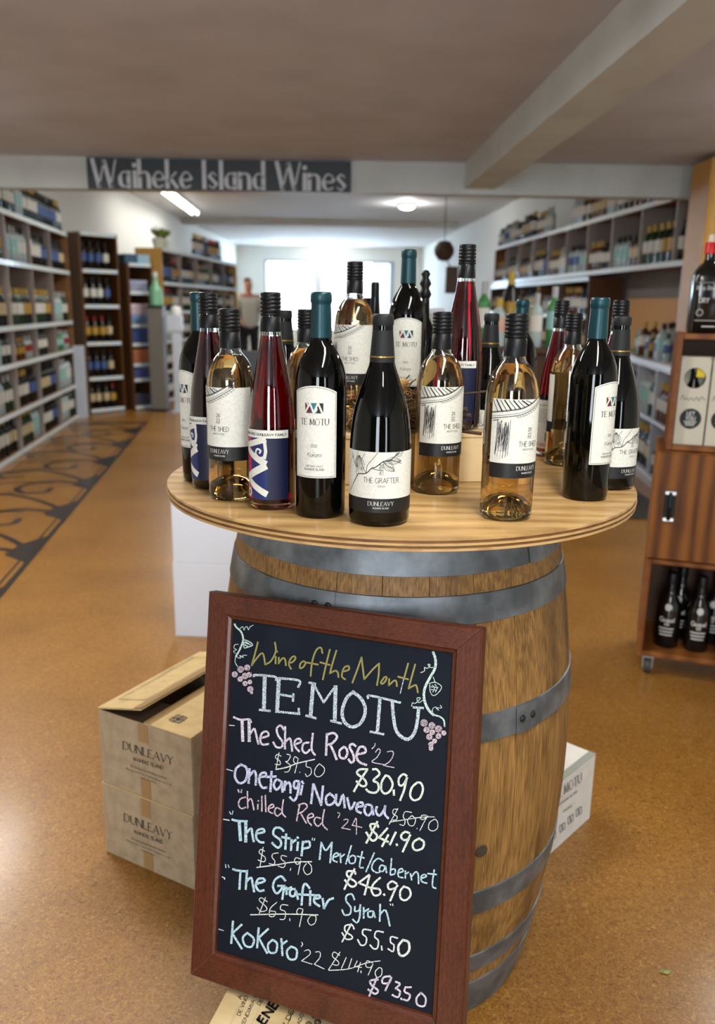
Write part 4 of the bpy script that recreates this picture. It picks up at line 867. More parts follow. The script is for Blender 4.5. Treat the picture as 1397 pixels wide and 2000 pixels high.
b=B(); n=len(P); b.add([(x,0,z) for x,z in P]+[(x,.02,z) for x,z in P],[tuple(range(n)),tuple(reversed(range(n,2*n)))]+[(i,n+i,n+(i+1)%n,(i+1)%n) for i in range(n)]); bo=b.obj('board_panel',M_bb,e)
b=B(); f=lambda u,v:(u,-.001,v)
for P in ([(.04,.19),(.07,.21),(.07,.18),(.03,.13),(.09,.14)],[(.02,.05),(.05,.09),(.08,.06),(.05,.02),(.03,.0)],[(.1,.3),(.15,.33),(.2,.28),(.25,.32)],[(.12,.22),(.2,.2),(.3,.23)]): quads_to(b,ribbon(smooth_line(P,4),.008),f)
b.obj('chalk_scribble',CH['p'],bo)
for x in(.06,.5): B().box(x,x+.03,.02,.10,0,.02).obj('foot',M_bb,e)
# leaf on the floor
M_leaf=mat('dry_leaf',(150,150,96),.7)
p=onz(1299,1900,0); e=B(); e.add([(-.012,0,.001),(-.005,.006,.004),(.006,.005,.003),(.012,.0,.005),(.004,-.006,.002),(-.006,-.005,.004),(0,0,.006)],[(0,1,6),(1,2,6),(2,3,6),(3,4,6),(4,5,6),(5,0,6)]); o=e.obj('dry_leaf',M_leaf,label='small pale scrap of leaf lying on the floor at the right',cat='leaf'); o.location=(p.x,p.y,0)

# ------------------------------------------------------------------ wooden cabinet tower at the right
M_cab=mat('varnished_pine',(82,45,12),.5,wood=(2.4,(134,82,30),(2.2,1,.3),6),spec=.3,tint=.05)
M_cabl=mat('cabinet_edge',(104,58,20),.5,spec=.3,wood=(4,(136,84,38),(1,1,4),3)); M_cin=mat('cabinet_inside',(74,44,20),.6)
ang=R(-19)
e=empty('drinks_cabinet',(1.035,2.735,0),ang,label='stacked varnished wooden cabinet tower on castors at the right edge',cat='cabinet')
CW,CD=.62,.34
def crate_box(z0,z1,ox_,closed):
    
    B().box(ox_,ox_+.020,0,CD,z0,z1,bev=.002).obj('side_panel',M_cabl,e); B().box(ox_+CW-.020,ox_+CW,0,CD,z0,z1,bev=.002).obj('side_panel',M_cabl,e)
    B().box(ox_+.020,ox_+CW-.020,0,CD,z0,z0+.018,bev=.002).obj('bottom_panel',M_cabl,e); B().box(ox_+.020,ox_+CW-.020,0,CD,z1-.018,z1,bev=.002).obj('top_panel',M_cabl,e)
    B().box(ox_+.020,ox_+CW-.020,CD-.01,CD,z0+.018,z1-.018).obj('back_panel',M_cin,e)
    if closed:
        d_=B().box(ox_+.002,ox_+CW-.002,-.016,-.001,z0+.004,z1-.004,bev=.002).obj('door',M_cab,e)
        M_chrome=mat('chrome',(190,190,190),.2,metal=1)
        b=B(); b.box(-.018,.018,-.052,.052,.001,.005,1,bev=.0015); b.box(-.019,.019,.038,.054,.004,.010,0,bev=.003); b.box(-.019,.019,-.054,-.038,.004,.010,0,bev=.003)
        pts=[(0,-.045,.004),(0,-.04,.02),(0,0,.026),(0,.04,.02),(0,.045,.004)]; b.tube(pts,.007,8,1)
        h=b.obj('handle',[M_chrome,M_black],d_,label='black and chrome pull handle'); h.location=(ox_+.058,-.018,(z0+z1)/2+.005); h.rotation_euler=(R(90),0,0)
crate_box(.072,.437,-.024,False); crate_box(.440,.818,-.026,True); crate_box(.822,1.206,0,False)
M_rub=mat('castor_rubber',(60,58,56),.6)
for x,y in((.018,.03),(CW-.06,.03),(.018,CD-.04),(CW-.06,CD-.04)):
    c=B(); c.box(-.02,.02,-.02,.02,.062,.071); c.box(-.018,-.014,-.012,.012,.02,.062); c.box(.014,.018,-.012,.012,.02,.062)
    c=c.obj('castor',mat('castor_steel',(140,140,140),.3,metal=.8),e); c.location=(x,y,0)
    w=autosmooth(B().lathe([(0,-.012),(.026,-.012),(.028,-.009),(.028,.009),(.026,.012),(0,.012)],20).obj('wheel',M_rub,c)); w.location=(0,0,.0285); w.rotation_euler=(0,R(90),0)
cabM=Matrix.Translation((1.035,2.735,0))@Matrix.Rotation(ang,4,'Z')
def oncab(x,y,z): return cabM@Vector((x,y,z))
# gift boxes in the top bay
M_gift=mat('cream_card',(196,190,172),.6); M_hole=mat('window_dark',(24,18,14),.6)
for i,x in enumerate((.0215,.119,.217,.315)):
    lb=['leftmost cream gift box with round windows in the top cabinet bay','second cream gift box with round windows in the top cabinet bay','third cream gift box in the top cabinet bay','fourth cream gift box in the top cabinet bay'][i]
    p=oncab(x,.02,.8405); e=empty('gift_box',p,ang,label=lb,cat='gift box',group='cream gift boxes in the cabinet'); w,h=.094,.292
    cz=.222;cr=.034
    # front with a real round hole
    b=B(); n=24; V=[];outer=[]
    for k in range(n):
        a=2*math.pi*k/n; V.append((w/2+cr*math.cos(a),0,cz+cr*math.sin(a)))
    for k in range(n):
        a=2*math.pi*k/n; c_,s_=math.cos(a),math.sin(a); t=min((w/2)/max(abs(c_),1e-6),((h-cz) if s_>0 else .08)/max(abs(s_),1e-6)); V.append((w/2+c_*t,0,cz+s_*t))
    b.add(V,[(k,n+k,n+(k+1)%n,(k+1)%n) for k in range(n)])
    b.add([(0,0,0),(w,0,0),(w,0,cz-.08),(0,0,cz-.08)],[(0,1,2,3)])
    b.box(0,w,.075,.077,0,h); b.box(0,.002,0,.075,0,h); b.box(w-.002,w,0,.075,0,h); b.box(0,w,0,.077,h-.002,h); b.box(0,w,0,.077,0,.002)
    b.add([(w/2-.045,0,h-.0),(w/2,0,h)],[])
    body=b.obj('box_body',M_gift,e)
    b=B(); b.lathe([(.028,.01),(.028,.16),(.022,.19),(.012,.215),(.011,.27),(0,.27)],16); bo=autosmooth(b.obj('bottle_inside',M_dglass,e)); bo.location=(w/2,.038,0)
    B().box(w/2+.004,w/2+.03,.008,.010,.225,.262).obj('yellow_tag',mat('yellow_card',(214,186,40),.6),e)
    b=B(); P=[(w/2+.034*math.cos(2*math.pi*k/n),-.0008,.088+.034*math.sin(2*math.pi*k/n)) for k in range(n)]; b.add(P,[tuple(range(n))],0)
    f=lambda u,v:(w/2+u,-.0014,v)
    quads_to(b,text2d('LET',0,.100,.011,w=.22,align='c'),f,1);quads_to(b,text2d('YOU',0,.084,.011,w=.22,align='c'),f,1)
    for k in range(3): quads_to(b,rect(-.02+k*.003,.02-k*.003,.077-k*.006,.080-k*.006),f,1)
    b.obj('round_print',[M_ink,M_silver],body)
    b=B(); quads_to(b,ribbon(smooth_line([(-.038,.150),(-.030,.166),(-.026,.150),(-.018,.158),(-.012,.148),(-.004,.158),(.004,.148),(.012,.160),(.02,.148),(.026,.162),(.038,.152)],4),.0022),f); b.obj('script_print',M_grey,body)
# bottles in the bottom bay
M_gb=mat('stout_glass',(14,12,11),.15,coat=.4)
for i,(x,y) in enumerate(((.075,.10),(.115,.20),(.175,.095),(.235,.19),(.285,.10),(.36,.19),(.40,.10))):
    p=oncab(x,y,.0905)
    lb='black glass spirit bottle with white print, %s'%['left front of the lower bay','left back of the lower bay','second in the front row of the lower bay','middle back of the lower bay','third in the front row of the lower bay','right back of the lower bay','fourth in the front row of the lower bay'][i]
    e=empty('spirit_bottle',p,ang+R(random.uniform(-15,10)),label=lb,cat='bottle',group='black bottles in the lower cabinet bay')
    autosmooth(B().lathe([(0,0),(.040,0),(.043,.005),(.043,.135),(.040,.155),(.030,.178),(.019,.195),(.016,.21),(.0155,.25),(0,.25)],24).obj('glass',M_gb,e),50)
    autosmooth(B().lathe([(.018,.235),(.018,.272),(.016,.275),(0,.275)],20).obj('cap',M_black,e))
    b=B(); f=cyl(.043,.0008)
    quads_to(b,text2d('Gospel',0,.100,.016,w=.18,align='c',width=.05),f); 
    quads_to(b,text2d('100',0,.086,.009,w=.2,align='c'),f)
    for k in range(3): quads_to(b,rect(-.026+k*.002,.026-k*.002,.072-k*.012,.077-k*.012,3),f)
    b.obj('white_print',M_silver,e)
    b=B(); n=14; f2=cyl(.0385,.0015); P=[f2(.011*math.cos(2*math.pi*k/n),.155+.014*math.sin(2*math.pi*k/n)) for k in range(n)]
    b.add([(q[0]*(1.0),q[1]*1.06,q[2]) for q in P],[tuple(range(n))]); b.obj('round_badge',M_silver,e)
# gin bottle on top
p=oncab(.078,.10,1.2065); e=empty('gin_bottle',p,ang+R(6),label='square-shouldered black bottle with a red cap on top of the cabinet',cat='bottle')
b=B(); V=[]
def sq(hw,z,n=5,cr=.02):
    P=[]
    for cx,cy,a0 in((1,1,0),(-1,1,90),(-1,-1,180),(1,-1,270)):
        for k in range(n): a=R(a0+90*k/(n-1)); P.append((cx*(hw-cr)+cr*math.cos(a),cy*(hw-cr)+cr*math.sin(a),z))
    return P
rings=[sq(.044,0),sq(.048,.004),sq(.048,.175),sq(.044,.195),sq(.032,.213),sq(.021,.224,cr=.019),sq(.017,.235,cr=.0168),sq(.0165,.27,cr=.0164)]
n=len(rings[0]); V=[v for r_ in rings for v in r_]
b.add(V,[(i*n+k,i*n+(k+1)%n,(i+1)*n+(k+1)%n,(i+1)*n+k) for i in range(len(rings)-1) for k in range(n)]+[tuple(reversed(range(n))),tuple(range((len(rings)-1)*n,len(rings)*n))])
autosmooth(b.obj('glass',M_gb,e),50)
autosmooth(B().lathe([(.021,.252),(.021,.285),(.019,.288),(0,.288)],24).obj('cap',mat('red_cap',(196,20,30),.4),e))
autosmooth(B().lathe([(.012,.288),(.012,.306),(.009,.312),(0,.312)],16).obj('cap_knob',mat('cream_wax',(214,200,180),.5),e))
b=B(); f=lambda u,v:(u,-.0488,v)
quads_to(b,text2d('Navy Strength',0,.138,.013,w=.13,align='c',width=.078,slant=.3),f)
quads_to(b,rect(-.035,.035,.160,.161),f); quads_to(b,text2d('DRY',-.012,.098,.014,w=.2,align='c',width=.03),f)
P=[(-.022+.010*math.cos(t*math.pi/8),.066+.010*math.sin(t*math.pi/8)) for t in range(17)]; quads_to(b,ribbon(P,.002),f)
quads_to(b,rect(-.035,.035,.040,.042),f); quads_to(b,rect(-.012,.03,.02,.024),f)
b.obj('white_print',M_silver,e)
# ------------------------------------------------------------------ background bottles
KC={'glass_black':(14,16,14),'glass_green':(24,52,28),'glass_amber':(86,48,14),'glass_pale':(168,186,190),'lab_white':(210,210,204),'lab_cream':(198,182,146),'lab_blue':(70,96,150),'lab_gold':(176,140,56),'lab_mint':(150,196,196),'lab_red':(150,40,44),'cap_black':(20,20,22),'cap_gold':(184,156,70),'cap_silver':(170,172,176),'cap_red':(140,28,34),'glass_bright':(60,130,70),'lab_peach':(206,168,150)}
def km(n): return mat(n,KC[n],.25 if n.startswith('glass') else .55)
def bgmesh(gl,lb,cp,burg=False,h=.30,r=.037):
    pr=[(r*.9,0),(r,.004)]; z0,z1=.30*h,.60*h
    pr+=[(r,z0),(r+.0006,z0),(r+.0006,z1),(r,z1)]
    if burg: pr+=[(r*.93,.64*h),(r*.62,.78*h),(r*.42,.84*h)]
    else: pr+=[(r,.66*h),(r*.86,.72*h),(r*.5,.78*h),(r*.42,.81*h)]
    pr+=[(r*.42,.82*h),(r*.45,.82*h),(r*.45,h),(0,h)]
    n=len(pr)
    mf=lambda i: 1 if 2<=i<=4 else (2 if i>=n-4 else 0)
    b=B(); b.lathe(pr,10,mfun=mf); me=b.me('bottle',[km(gl),km(lb),km(cp)],True)
    try: me.set_sharp_from_angle(angle=R(45))
    except Exception: pass
    return me
BG={}
def bg(key):
    if key not in BG:
        a=key.split('|'); BG[key]=bgmesh('glass_'+a[0],'lab_'+a[1],'cap_'+a[2],a[3]=='b',float(a[4]),float(a[5]))
    return BG[key]
KINDS={'dark':['black|white|black|b|.30|.040','black|cream|black|x|.30|.037','black|white|gold|x|.31|.037','black|blue|black|x|.30|.037','black|gold|red|b|.29|.041'],
 'white':['green|white|silver|x|.30|.037','pale|white|black|x|.31|.036','green|cream|gold|b|.29|.040','pale|mint|silver|x|.30|.036'],
 'sparkling':['black|gold|gold|b|.31|.044','green|white|gold|b|.31|.044','black|cream|gold|b|.31|.044'],
 'spirit':['pale|mint|black|x|.27|.042','amber|white|gold|x|.27|.042','pale|white|silver|x|.29|.040','black|white|black|x|.25|.044','amber|cream|black|x|.26|.044','pale|blue|black|x|.28|.040'],
 'small':['pale|white|silver|x|.20|.028','bright|mint|silver|x|.21|.030','amber|gold|gold|x|.19|.030','pale|blue|black|x|.20|.028','pale|red|silver|x|.20|.029']}
WORD={'dark':'dark wine bottle','white':'pale green wine bottle','sparkling':'gold-topped sparkling wine bottle','spirit':'spirit bottle','small':'small liqueur bottle'}
rb=random.Random(5)
M_rack=mat('rack_board',(122,84,46),.55,wood=(3,(144,102,60),(1,1,3),3)); M_rackd=mat('rack_back',(84,54,26),.65); M_rackg=mat('rack_edge_grey',(158,148,142),.5); M_strip=mat('price_strip_plastic',(206,224,238),.3,coat=.3)
M_rackl=mat('light_oak_board',(196,150,80),.5,spec=.3,wood=(3,(214,170,98),(1,1,3),3)); M_tick=mat('price_ticket',(226,222,206),.6)
def rack(name,label,cat,p0,p1,depth,levels,top,bays,place,mats=(None,)*3,rows=None,strip=True,sp=.125,sides=True,back=True,topb=True,step=None):
    mb,mbk,me_=[m_ or d_ for m_,d_ in zip(mats,(M_rack,M_rackd,M_rackg))]
    d=Vector((p1[0]-p0[0],p1[1]-p0[1])); L_=d.length; ang=math.atan2(d.y,d.x)
    e=empty(name,(p0[0],p0[1],0),ang,label=label,cat=cat)
    z0=levels[0]
    if sides:
        for x in(0,L_-.025): B().box(x,x+.025,0,depth,0 if z0<.3 else z0-.02,top).obj('side_panel',mb,e)
    if back: B().box(.025,L_-.025,depth-.015,depth,z0,top).obj('back_panel',mbk,e)
    lv=list(levels)+([top] if topb else [])
    for z in lv:
        s_=B().box(.025,L_-.025,.0,depth-.015,z-.022,z).obj('shelf',mb,e)
        if strip:
            ps=B().box(.026,L_-.026,-.008,-.0005,z-.036,z+.004).obj('price_strip',M_strip,s_)
            b=B(); x=.06
            while x<L_-.1: b.box(x,x+.05,-.0095,-.0082,z-.033,z+.001); x+=rb.uniform(.10,.2)
            b.obj('price_tickets',M_tick,s_,kind='stuff')
    bw=(L_-.05)/bays
    for i,z in enumerate(levels):
        zt=lv[i+1]-.022 if i+1<len(lv) else top
        for k in range(1,bays): B().box(.025+k*bw-.01,.025+k*bw+.01,.003,depth-.02,z,zt).obj('divider',me_,e)
    mt=Matrix.Translation((p0[0],p0[1],0))@Matrix.Rotation(ang,4,'Z')
    OR=['bottom row','second row','third row','fourth row','fifth row','sixth row']
    GW={'black':'black','green':'green','pale':'clear','amber':'amber','bright':'bright green'}
    for i,kinds in enumerate(rows or []):
        if not kinds: continue
        z=lv[i]
        for k in range(bays):
            kd=kinds[k%len(kinds)]
            if kd is None: continue
            mk=rb.sample(KINDS[kd],2); x=.025+k*bw+.055; zt=(lv[i+1]-.03 if i+1<len(lv) else 9)
            j=0
            while x<.025+(k+1)*bw-.045:
                key=mk[0] if j<bw/sp/2 else mk[1]; me=bg(key)
                if float(key.split('|')[4])+z>zt+.002: x+=sp; continue
                c=mt@Vector((x+rb.uniform(-.006,.006),.055+rb.uniform(0,.012),z+.0005))
                o=link('wine_bottle' if kd in('dark','white','sparkling') else 'spirit_bottle',me,None,c,rb.uniform(0,6))
                a_=key.split('|'); nm='%s-capped %s bottle with %s label, %s, %s bay of the %s'%(a_[2],GW[a_[0]],a_[1],OR[i] if i<len(levels) else 'on top',['first','second','third','fourth','fifth','sixth','seventh','eighth','ninth','tenth'][k if p1[1]>=p0[1] else bays-1-k],place)
                tag(o,nm,'bottle',nm+' (group)')
                x+=sp; j+=1
    return e,mt,L_
D,Wt,S,SP,SM='dark','white','sparkling','spirit','small'
# long rack on the left
eR,mR,LR=rack('wine_rack','long wooden wine rack against the left wall just beyond the header beam','shelf',(-2.78,6.17),(-3.18,9.28),.36,[.04,.38,.77,1.07,1.59],1.985,4,'long left rack',
     rows=[[D,Wt,D,Wt],[Wt,D,D,Wt],[SP,SM,SP,SM],[S,S,S,Wt],[D,Wt,D,D],[SP,Wt,D,D]])
M_postw=mat('pale_post',(196,204,216),.4)
b=B().box(0,.16,-.10,0,.0,.80,bev=.004).obj('end_post',M_postw,eR); b.location=(LR-.12,0,0)
M_pillow=mat('cream_carton',(226,218,200),.7)
# narrow cabinet facing the aisle
rack('narrow_wine_cabinet','narrow dark wooden bottle cabinet beyond the end of the long left rack','cabinet',(-3.15,9.55),(-2.83,9.95),.32,[.05,.42,.82,1.24,1.63],2.03,1,'narrow cabinet',mats=(mat('dark_oak',(92,58,28),.5),M_rackd,M_rackg),rows=[[D],[D],[D],[D],[D]],sp=.1)
# cabinet of boxed gifts
eB,mB,LB=rack('gift_cabinet','dark wooden cabinet of boxed bottles right of the narrow cabinet','cabinet',(-2.735,9.95),(-2.50,10.2),.34,[.05,.38,.56,.80,1.02,1.40],1.72,1,'gift cabinet',mats=(mat('dark_oak',(92,58,28),.5),M_rackd,M_rackg))
bi=0
for z,cl,h,nm in((.05,(70,74,90),.14,'dark'),(.38,(84,92,150),.13,'violet blue'),(.565,(190,118,88),.16,'terracotta'),(.80,(70,92,150),.17,'deep blue'),(1.025,(120,146,190),.11,'light blue'),(1.14,(206,186,200),.12,'pale lilac'),(1.40,(150,156,184),.13,'grey blue')):
    if z==1.14: z=1.137
    c=mB@Vector((LB/2,.14,z+.0005)); e=empty('bottle_carton',c,math.atan2(.25,.235),label='%s boxed bottle carton on a shelf of the gift cabinet'%nm,cat='box')
    B().box(-.115,.115,-.10,.12,0,h-.006,bev=.003).obj('box_body',mat('carton_'+nm.replace(' ','_'),cl,.6),e); B().box(-.117,.117,-.102,.122,h-.03,h,bev=.002).obj('box_lid',mat('carton_lid_'+nm.replace(' ','_'),tuple(min(255,int(x*1.12)) for x in cl),.6),e)
for k,(x,cl,nm) in enumerate(((.0,(60,90,120),'dark blue'),(.17,(150,190,210),'pale blue'))):
    c=mB@Vector((x+.08,.15,1.7205)); e=empty('bottle_carton',c,math.atan2(.25,.235),label='%s carton lying on top of the gift cabinet'%nm,cat='box')
    B().box(-.08,.08,-.12,.12,0,.10,bev=.003).obj('box_body',mat('carton_'+nm.replace(' ','_'),cl,.6),e); B().box(-.081,.081,-.121,.121,.085,.105,bev=.003).obj('box_lid',mat('carton_lid_'+nm.replace(' ','_'),cl,.5),e)
# far rack
eC,mC,LC=rack('wine_rack','light wooden wine rack beyond the grey column on the left','shelf',(-2.50,10.7),(-2.15,14.7),.34,[.05,.42,.80,1.17,1.53],1.94,5,'far light rack',mats=(M_rackl,M_rack,M_rackg),rows=[[D,Wt,D,Wt,D],[D,D,Wt,D,D],[Wt,D,D,Wt,D],[D,Wt,D,D,Wt],[D,D,Wt,D,D],[None,None,D,D,None]],sp=.125)
M_flw=mat('white_blossom',(226,230,214),.7); M_grn=mat('leaf_green',(120,140,60),.7)
for i,(t,lb) in enumerate(((.25,'white flower pot with green stems on the light far-left rack, nearer one'),(.48,'white flower pot with green stems on the light far-left rack, further one'))):
    c=mC@Vector((t,.12,1.9405)); e=empty('flower_pot',c,0,label=lb,cat='plant')
    autosmooth(B().lathe([(.05,0),(.07,.08),(.075,.13),(.068,.13),(.06,.09),(0,.09)],20).obj('pot',M_flw,e))
    b=B()
    for k in range(7):
        a=k*.9; b.tube([(0,0,.09),(.03*math.cos(a),.03*math.sin(a),.17),(.07*math.cos(a),.07*math.sin(a),.24+.02*(k%3))],.006,5)
        b.add([(.03*math.cos(a),.03*math.sin(a),.15),(.09*math.cos(a+.3),.09*math.sin(a+.3),.20),(.10*math.cos(a),.10*math.sin(a),.26),(.06*math.cos(a-.3),.06*math.sin(a-.3),.21)],[(0,1,2,3)])
    b.obj('stems',M_grn,e)
# grey column, green bottle on it, pale post
e=empty('display_column',(-2.42,9.98,0),label='grey square display column between gift cabinet and far-left rack',cat='column')
B().box(-.09,.09,-.09,.09,.03,1.22,bev=.004).obj('shaft',mat('grey_laminate',(112,108,100),.45),e); B().box(-.1,.1,-.1,.1,0,.03).obj('plinth',M_band,e); B().box(-.1,.1,-.1,.1,1.22,1.24).obj('cap',M_band,e)
e=empty('display_bottle',(-2.42,9.98,1.2405),label='large mint green display bottle standing on the grey column',cat='bottle')
autosmooth(B().lathe([(0,0),(.07,0),(.078,.01),(.078,.16),(.07,.2),(.04,.25),(.028,.29),(.026,.36),(0,.36)],24).obj('glass',mat('mint_glass',(120,176,140),.2),e)); autosmooth(B().lathe([(.03,.33),(.03,.385),(0,.385)],20).obj('cap',mat('silver_foil',(200,206,206),.35),e))
e=empty('pale_post',(-2.17,9.9,0),label='pale blue-white post right of the grey column with a round white dome',cat='post')
B().box(-.05,.05,-.05,.05,.02,.95,bev=.004).obj('shaft',M_postw,e); B().box(-.08,.08,-.08,.08,0,.02).obj('base_plate',M_postw,e); B().box(-.11,.07,-.06,.06,.95,1.14,bev=.006).obj('head_box',M_postw,e)
autosmooth(B().lathe([(.06,1.14),(.07,1.17),(.055,1.23),(0,1.25)],18).obj('dome',mat('white_plastic',(232,234,236),.4),e))
# ------------------------------------------------------------------ right side shelving
rack('spirits_rack','long spirits shelf along the right wall with brown compartments','shelf',(1.93,12.4),(2.40,5.82),.34,[1.635],2.115,10,'spirits shelf',mats=(M_rack,M_rackd,M_rackg),rows=[[SP,D,SP,D,SP,SP,SP,SP,S,D],[SP,SP,D,SP,None,SP,SP,SP,D,SP]],sp=.12)
rack('lower_rack','dark brown lower shelving beneath the far half of the spirits shelf','shelf',(1.90,12.4),(2.20,8.2),.34,[.05,.45,.85,1.22],1.58,5,'lower shelving',mats=(M_rackd,M_rackd,M_rackd),rows=[None,None,[D,SP,Wt,SP,D],[SP,SM,D,SM,SP]],sp=.13)
e=empty('back_board',(2.39,5.9,0),math.atan2(6.58-4.2,-.47*.36)*0+math.atan2(2.3,-.164),label='light wooden back board between the counter and the spirits shelf',cat='board')
B().box(0,2.3,-.36,-.34,.91,1.38).obj('wood_panel',mat('birch_board',(206,160,112),.5),e); B().box(0,2.3,-.36,-.34,1.382,1.61).obj('grey_panel',mat('grey_board',(124,122,122),.5),e)
o=B().box(.95,1.12,-.338,-.336,1.24,1.36).obj('notice',mat('pale_blue_card',(150,196,226),.5),e)
# counter
eK,mK,LK=rack('service_counter','white service counter with open bottle shelves under it on the right','counter',(2.30,7.3),(2.07,5.35),.62,[.10,.50],.88,3,'white counter',mats=(M_postw,M_rackd,M_postw),rows=[[D,D,SP],[SP,Wt,SP]],strip=False,sp=.11)
B().box(-.02,LK+.02,-.03,.64,.881,.915,bev=.004).obj('worktop',mat('white_laminate',(214,214,224),.35),eK)
B().box(0,LK,.02,.6,0,.075).obj('kickboard',M_rackg,eK)
for i in range(24):
    x=.15+(LK-.75)*((i*7)%24)/23; y=.08+.13*(i%3)+rb.uniform(-.01,.01); key=rb.choice(KINDS['small']+KINDS['spirit'][:2]); me=bg(key); a_=key.split('|')
    c=mK@Vector((x,y,.9155)); o=link('liqueur_bottle',me,None,c,rb.uniform(0,6)); tag(o,'%s liqueur bottle with %s label and %s cap, %s line on the white counter'%({'pale':'clear','bright':'bright green','amber':'amber'}[a_[0]],a_[1],a_[2],['front','middle','back'][i%3]),'bottle','liqueur bottles on the white counter')
# floor mat at the counter
B().box(1.55,2.02,5.0,6.6,.0,.012,bev=.004).obj('floor_mat',mat('dark_rubber_mat',(52,46,44),.7),label='dark mat on the floor beside the white counter',cat='mat')
# light wooden end cabinet by the header
e=empty('end_cabinet',(2.16,5.45,.9165),R(-2),label='tall light oak end cabinet at the right edge below the header beam end',cat='cabinet')
B().box(0,.02,0,.34,.0,1.284,bev=.002).obj('side_panel',M_rackl,e); B().box(.02,.62,0,.02,.0,1.284,bev=.002).obj('front_panel',M_rackl,e); B().box(.02,.62,.02,.34,1.264,1.284).obj('top_panel',M_rackl,e)
fr=B(); 
for a in((.09,.52,0.7035,0.7285),(.09,.52,1.0885,1.1135),(.09,.115,0.7285,1.0885),(.495,.52,0.7285,1.0885)): fr.box(a[0],a[1],-.012,-.0005,a[2],a[3])
fr=fr.obj('poster_frame',M_postw,e); B().box(.115,.495,-.006,-.001,0.7285,1.0885).obj('poster',mat('grey_poster',(128,134,140),.5),fr); B().box(.13,.48,-.009,-.0065,1.0335,1.0735).obj('poster_title',M_silver,fr)
o=autosmooth(B().lathe([(.075,0),(.075,.006),(0,.006)],28).obj('round_badge',M_grey,e)); o.location=(.165,-.001,1.2015); o.rotation_euler=(R(90),0,0)
o2=autosmooth(B().lathe([(.05,0),(.05,.002),(0,.002)],28).obj('badge_centre',M_silver,o)); o2.location=(0,0,.0065)
# display table in the middle distance
M_dt=mat('dark_walnut',(70,46,28),.5)
e=empty('display_table',(.50,4.75,0),R(-4),label='dark wooden display table behind the barrel, holding gift bottles',cat='table')
B().box(0,.66,0,.5,1.03,1.06,bev=.003).obj('table_top',M_dt,e); B().box(.03,.63,.03,.47,.45,.47).obj('shelf',M_dt,e); B().box(.03,.63,.03,.05,.47,1.03).obj('front_panel',M_dt,e)
for x,y in((.02,.02),(.59,.02),(.02,.43),(.59,.43)): B().box(x,x+.05,y,y+.05,0,1.03).obj('leg',M_dt,e)
mT=Matrix.Translation((.50,4.75,1.0605))@Matrix.Rotation(R(-4),4,'Z')
def special(name,x,y,me_key,label,cat='bottle',scale=1):
    c=mT@Vector((x,y,0)); o=link(name,bg(me_key),None,c); o.scale=(scale,)*3; return tag(o,label,cat)
special('gift_bottle',.60,.12,'bright|mint|silver|x|.34|.040','tall bright green bottle at the right end of the dark display table')
special('gift_bottle',.50,.10,'pale|white|silver|x|.30|.036','clear silver-capped bottle on the dark display table beside the bright green one')
special('gift_bottle',.12,.15,'green|red|red|x|.36|.040','green bottle with a red top at the left end of the dark display table')
special('gift_bottle',.20,.13,'bright|white|silver|x|.36|.036','slender green bottle next to the red-topped bottle')
special('gift_bottle',.29,.12,'pale|peach|gold|x|.27|.044','bottle with a peach label in the middle of the dark display table')
special('gift_bottle',.36,.22,'black|gold|gold|b|.42|.046','large gold-necked dark bottle at the back of the dark display table')
c=mT@Vector((.40,.12,0)); e=empty('gift_bag',c,0,label='kraft gift bag tied with a gold ribbon on the dark display table',cat='bag')
B().box(-.055,.055,-.04,.04,0,.15,bev=.006).obj('bag_body',mat('kraft_bag',(150,112,62),.7),e)
b=B(); 
for s in(-1,1): b.tube([(0,-.03,.15),(s*.03,-.03,.20),(s*.06,-.03,.22),(s*.05,-.03,.17),(0,-.03,.15)],.011,6); b.tube([(0,-.03,.15),(s*.05,-.04,.10)],.010,6)
b.obj('ribbon_bow',mat('gold_ribbon',(176,156,84),.4),e)
e=empty('white_carton_stack',(mT@Vector((-.15,.3,-1.06))),0,label='tall pale grey box standing left of the dark display table',cat='box')
B().box(-.12,.12,-.1,.1,0,1.26,bev=.004).obj('box_body',mat('pale_grey_card',(178,180,182),.6),e); B().box(-.122,.122,-.102,.102,1.24,1.27,bev=.003).obj('box_lid',M_wc2,e)
# hanging ornament
p=CP+px(868,490)*7.2; e=empty('hanging_plaque',(p.x,p.y,p.z),0,label='dark round hanging ornament with a rectangular plaque below it, right of the far windows',cat='ornament')
autosmooth(B().lathe([(0,-.09),(.05,-.078),(.085,-.03),(.09,0),(.085,.03),(.05,.078),(0,.09)],20).obj('ball',mat('dark_wicker',(64,46,34),.7),e))
B().box(.02,.13,-.012,.012,-.36,-.13,bev=.004).obj('plaque',M_dt,e); B().tube([(0,0,.085),(0,0,ZF-p.z)],.004,5).obj('cord',M_dt,e); B().tube([(.02,0,-.08),(.07,0,-.14)],.006,5).obj('hook',M_dt,e)
# ------------------------------------------------------------------ person far back
M_skin=mat('skin',(206,140,116),.6); M_hair=mat('brown_hair',(96,52,36),.8); M_shirt=mat('pale_shirt',(214,214,208),.7); M_vest=mat('dark_vest',(52,52,50),.7); M_trs=mat('dark_trousers',(34,36,42),.7)
def skinfig(name,pts,edges,mat_,parent,root=0,sub=2):
    me=bpy.data.meshes.new(name); me.from_pydata([p[:3] for p in pts],edges,[]); o=link(name,me,parent); me.materials.append(mat_)
    sk=o.modifiers.new('skin','SKIN'); sk.use_smooth_shade=True
    for i,v in enumerate(me.skin_vertices[0].data): r_=pts[i][3]; v.radius=(r_,r_*(pts[i][4] if len(pts[i])>4 else 1)); v.use_root=(i==root)
    o.modifiers.new('sub','SUBSURF').levels=sub; o.modifiers['sub'].render_levels=sub; return o
e=empty('person',(-2.02,15.2,0),R(20),label='person in dark vest and pale shirt standing at the far left, near the window wall',cat='person')
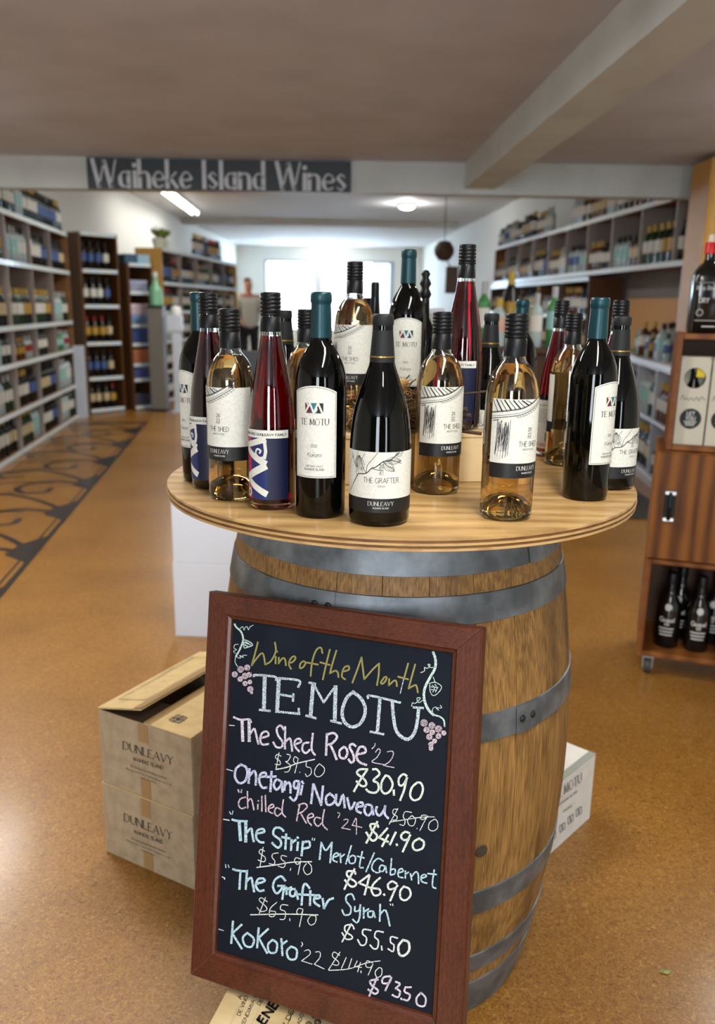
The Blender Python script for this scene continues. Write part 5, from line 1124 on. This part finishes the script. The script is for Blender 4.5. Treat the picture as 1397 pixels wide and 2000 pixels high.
pts=[(0,0,.95,.12,.75),(0,0,1.15,.11,.75),(0,0,1.32,.15,.7),(0,0,1.44,.075),(0,-.01,1.50,.055),
 (.17,0,1.40,.065),(.25,-.02,1.14,.05),(.22,-.18,.98,.038),(.20,-.25,.99,.030),(-.17,0,1.40,.065),(-.25,-.02,1.14,.05),(-.22,-.16,.96,.038),(-.20,-.23,.96,.030),
 (.09,0,.88,.09),(.10,-.01,.50,.065),(.10,.02,.10,.045),(.10,-.12,.04,.04),(-.09,0,.88,.09),(-.10,-.01,.50,.065),(-.10,.02,.10,.045),(-.10,-.12,.04,.04),
 (0,-.01,1.60,.085,1.1),(0,-.005,1.68,.075,1.1)]
ed=[(0,1),(1,2),(2,3),(3,4),(4,21),(21,22),(2,5),(5,6),(6,7),(7,8),(2,9),(9,10),(10,11),(11,12),(0,13),(13,14),(14,15),(15,16),(0,17),(17,18),(18,19),(19,20)]
hb=len(pts)
for hx,base_i in((.20,8),(-.20,12)):
    for k in range(4):
        x=hx+(k-1.5)*.017; i=len(pts); pts+= [(x,-.30,.985 if hx>0 else .955,.009),(x,-.335,.972 if hx>0 else .942,.008)]; ed+=[(base_i,i),(i,i+1)]
    s=-1 if hx>0 else 1; i=len(pts); pts.append((hx+s*.04,-.28,1.0 if hx>0 else .97,.010)); ed.append((base_i,i))
body=skinfig('body',pts,ed,M_skin,e)
vp=[(0,.06,.82,.215,.9),(0,.06,1.05,.21,.9),(0,.06,1.25,.215,.9),(0,.05,1.40,.16,.9)]
skinfig('vest',vp,[(0,1),(1,2),(2,3)],M_vest,e,sub=2)
sp_=[(0,-.01,1.36,.16,.8),(.165,0,1.39,.078),(.25,-.02,1.14,.062),(.225,-.15,1.0,.05),(-.165,0,1.39,.078),(-.25,-.02,1.14,.062),(-.225,-.14,.98,.05),(0,-.01,1.15,.17,.85),(0,-.01,.80,.17,.85)]
skinfig('shirt',sp_,[(0,1),(1,2),(2,3),(0,4),(4,5),(5,6),(0,7),(7,8)],M_shirt,e)
tp_=[(0,0,.90,.15,.8),(.095,0,.82,.105),(.10,-.01,.50,.08),(.10,.01,.12,.065),(-.095,0,.82,.105),(-.10,-.01,.50,.08),(-.10,.01,.12,.065)]
skinfig('trousers',tp_,[(0,1),(1,2),(2,3),(0,4),(4,5),(5,6)],M_trs,e)
skinfig('hair',[(0,.03,1.735,.075),(0,.06,1.66,.072),(0,.06,1.58,.05)],[(0,1),(1,2)],M_hair,e)
b=B(); b.lathe([(0,-.012),(.011,0),(0,.012)],8,0,(.032,-.102,1.635)); b.lathe([(0,-.012),(.011,0),(0,.012)],8,0,(-.032,-.102,1.635)); b.box(-.025,.025,-.105,-.09,1.562,1.570,1); b.obj('face_features',[M_ink,mat('lips',(160,80,76),.6)],e)
b=B(); b.add([(-.012,-.098,1.595),(.012,-.098,1.595),(0,-.128,1.598),(0,-.10,1.64)],[(0,1,2),(0,2,3),(1,3,2)]); b.obj('nose',M_skin,e)
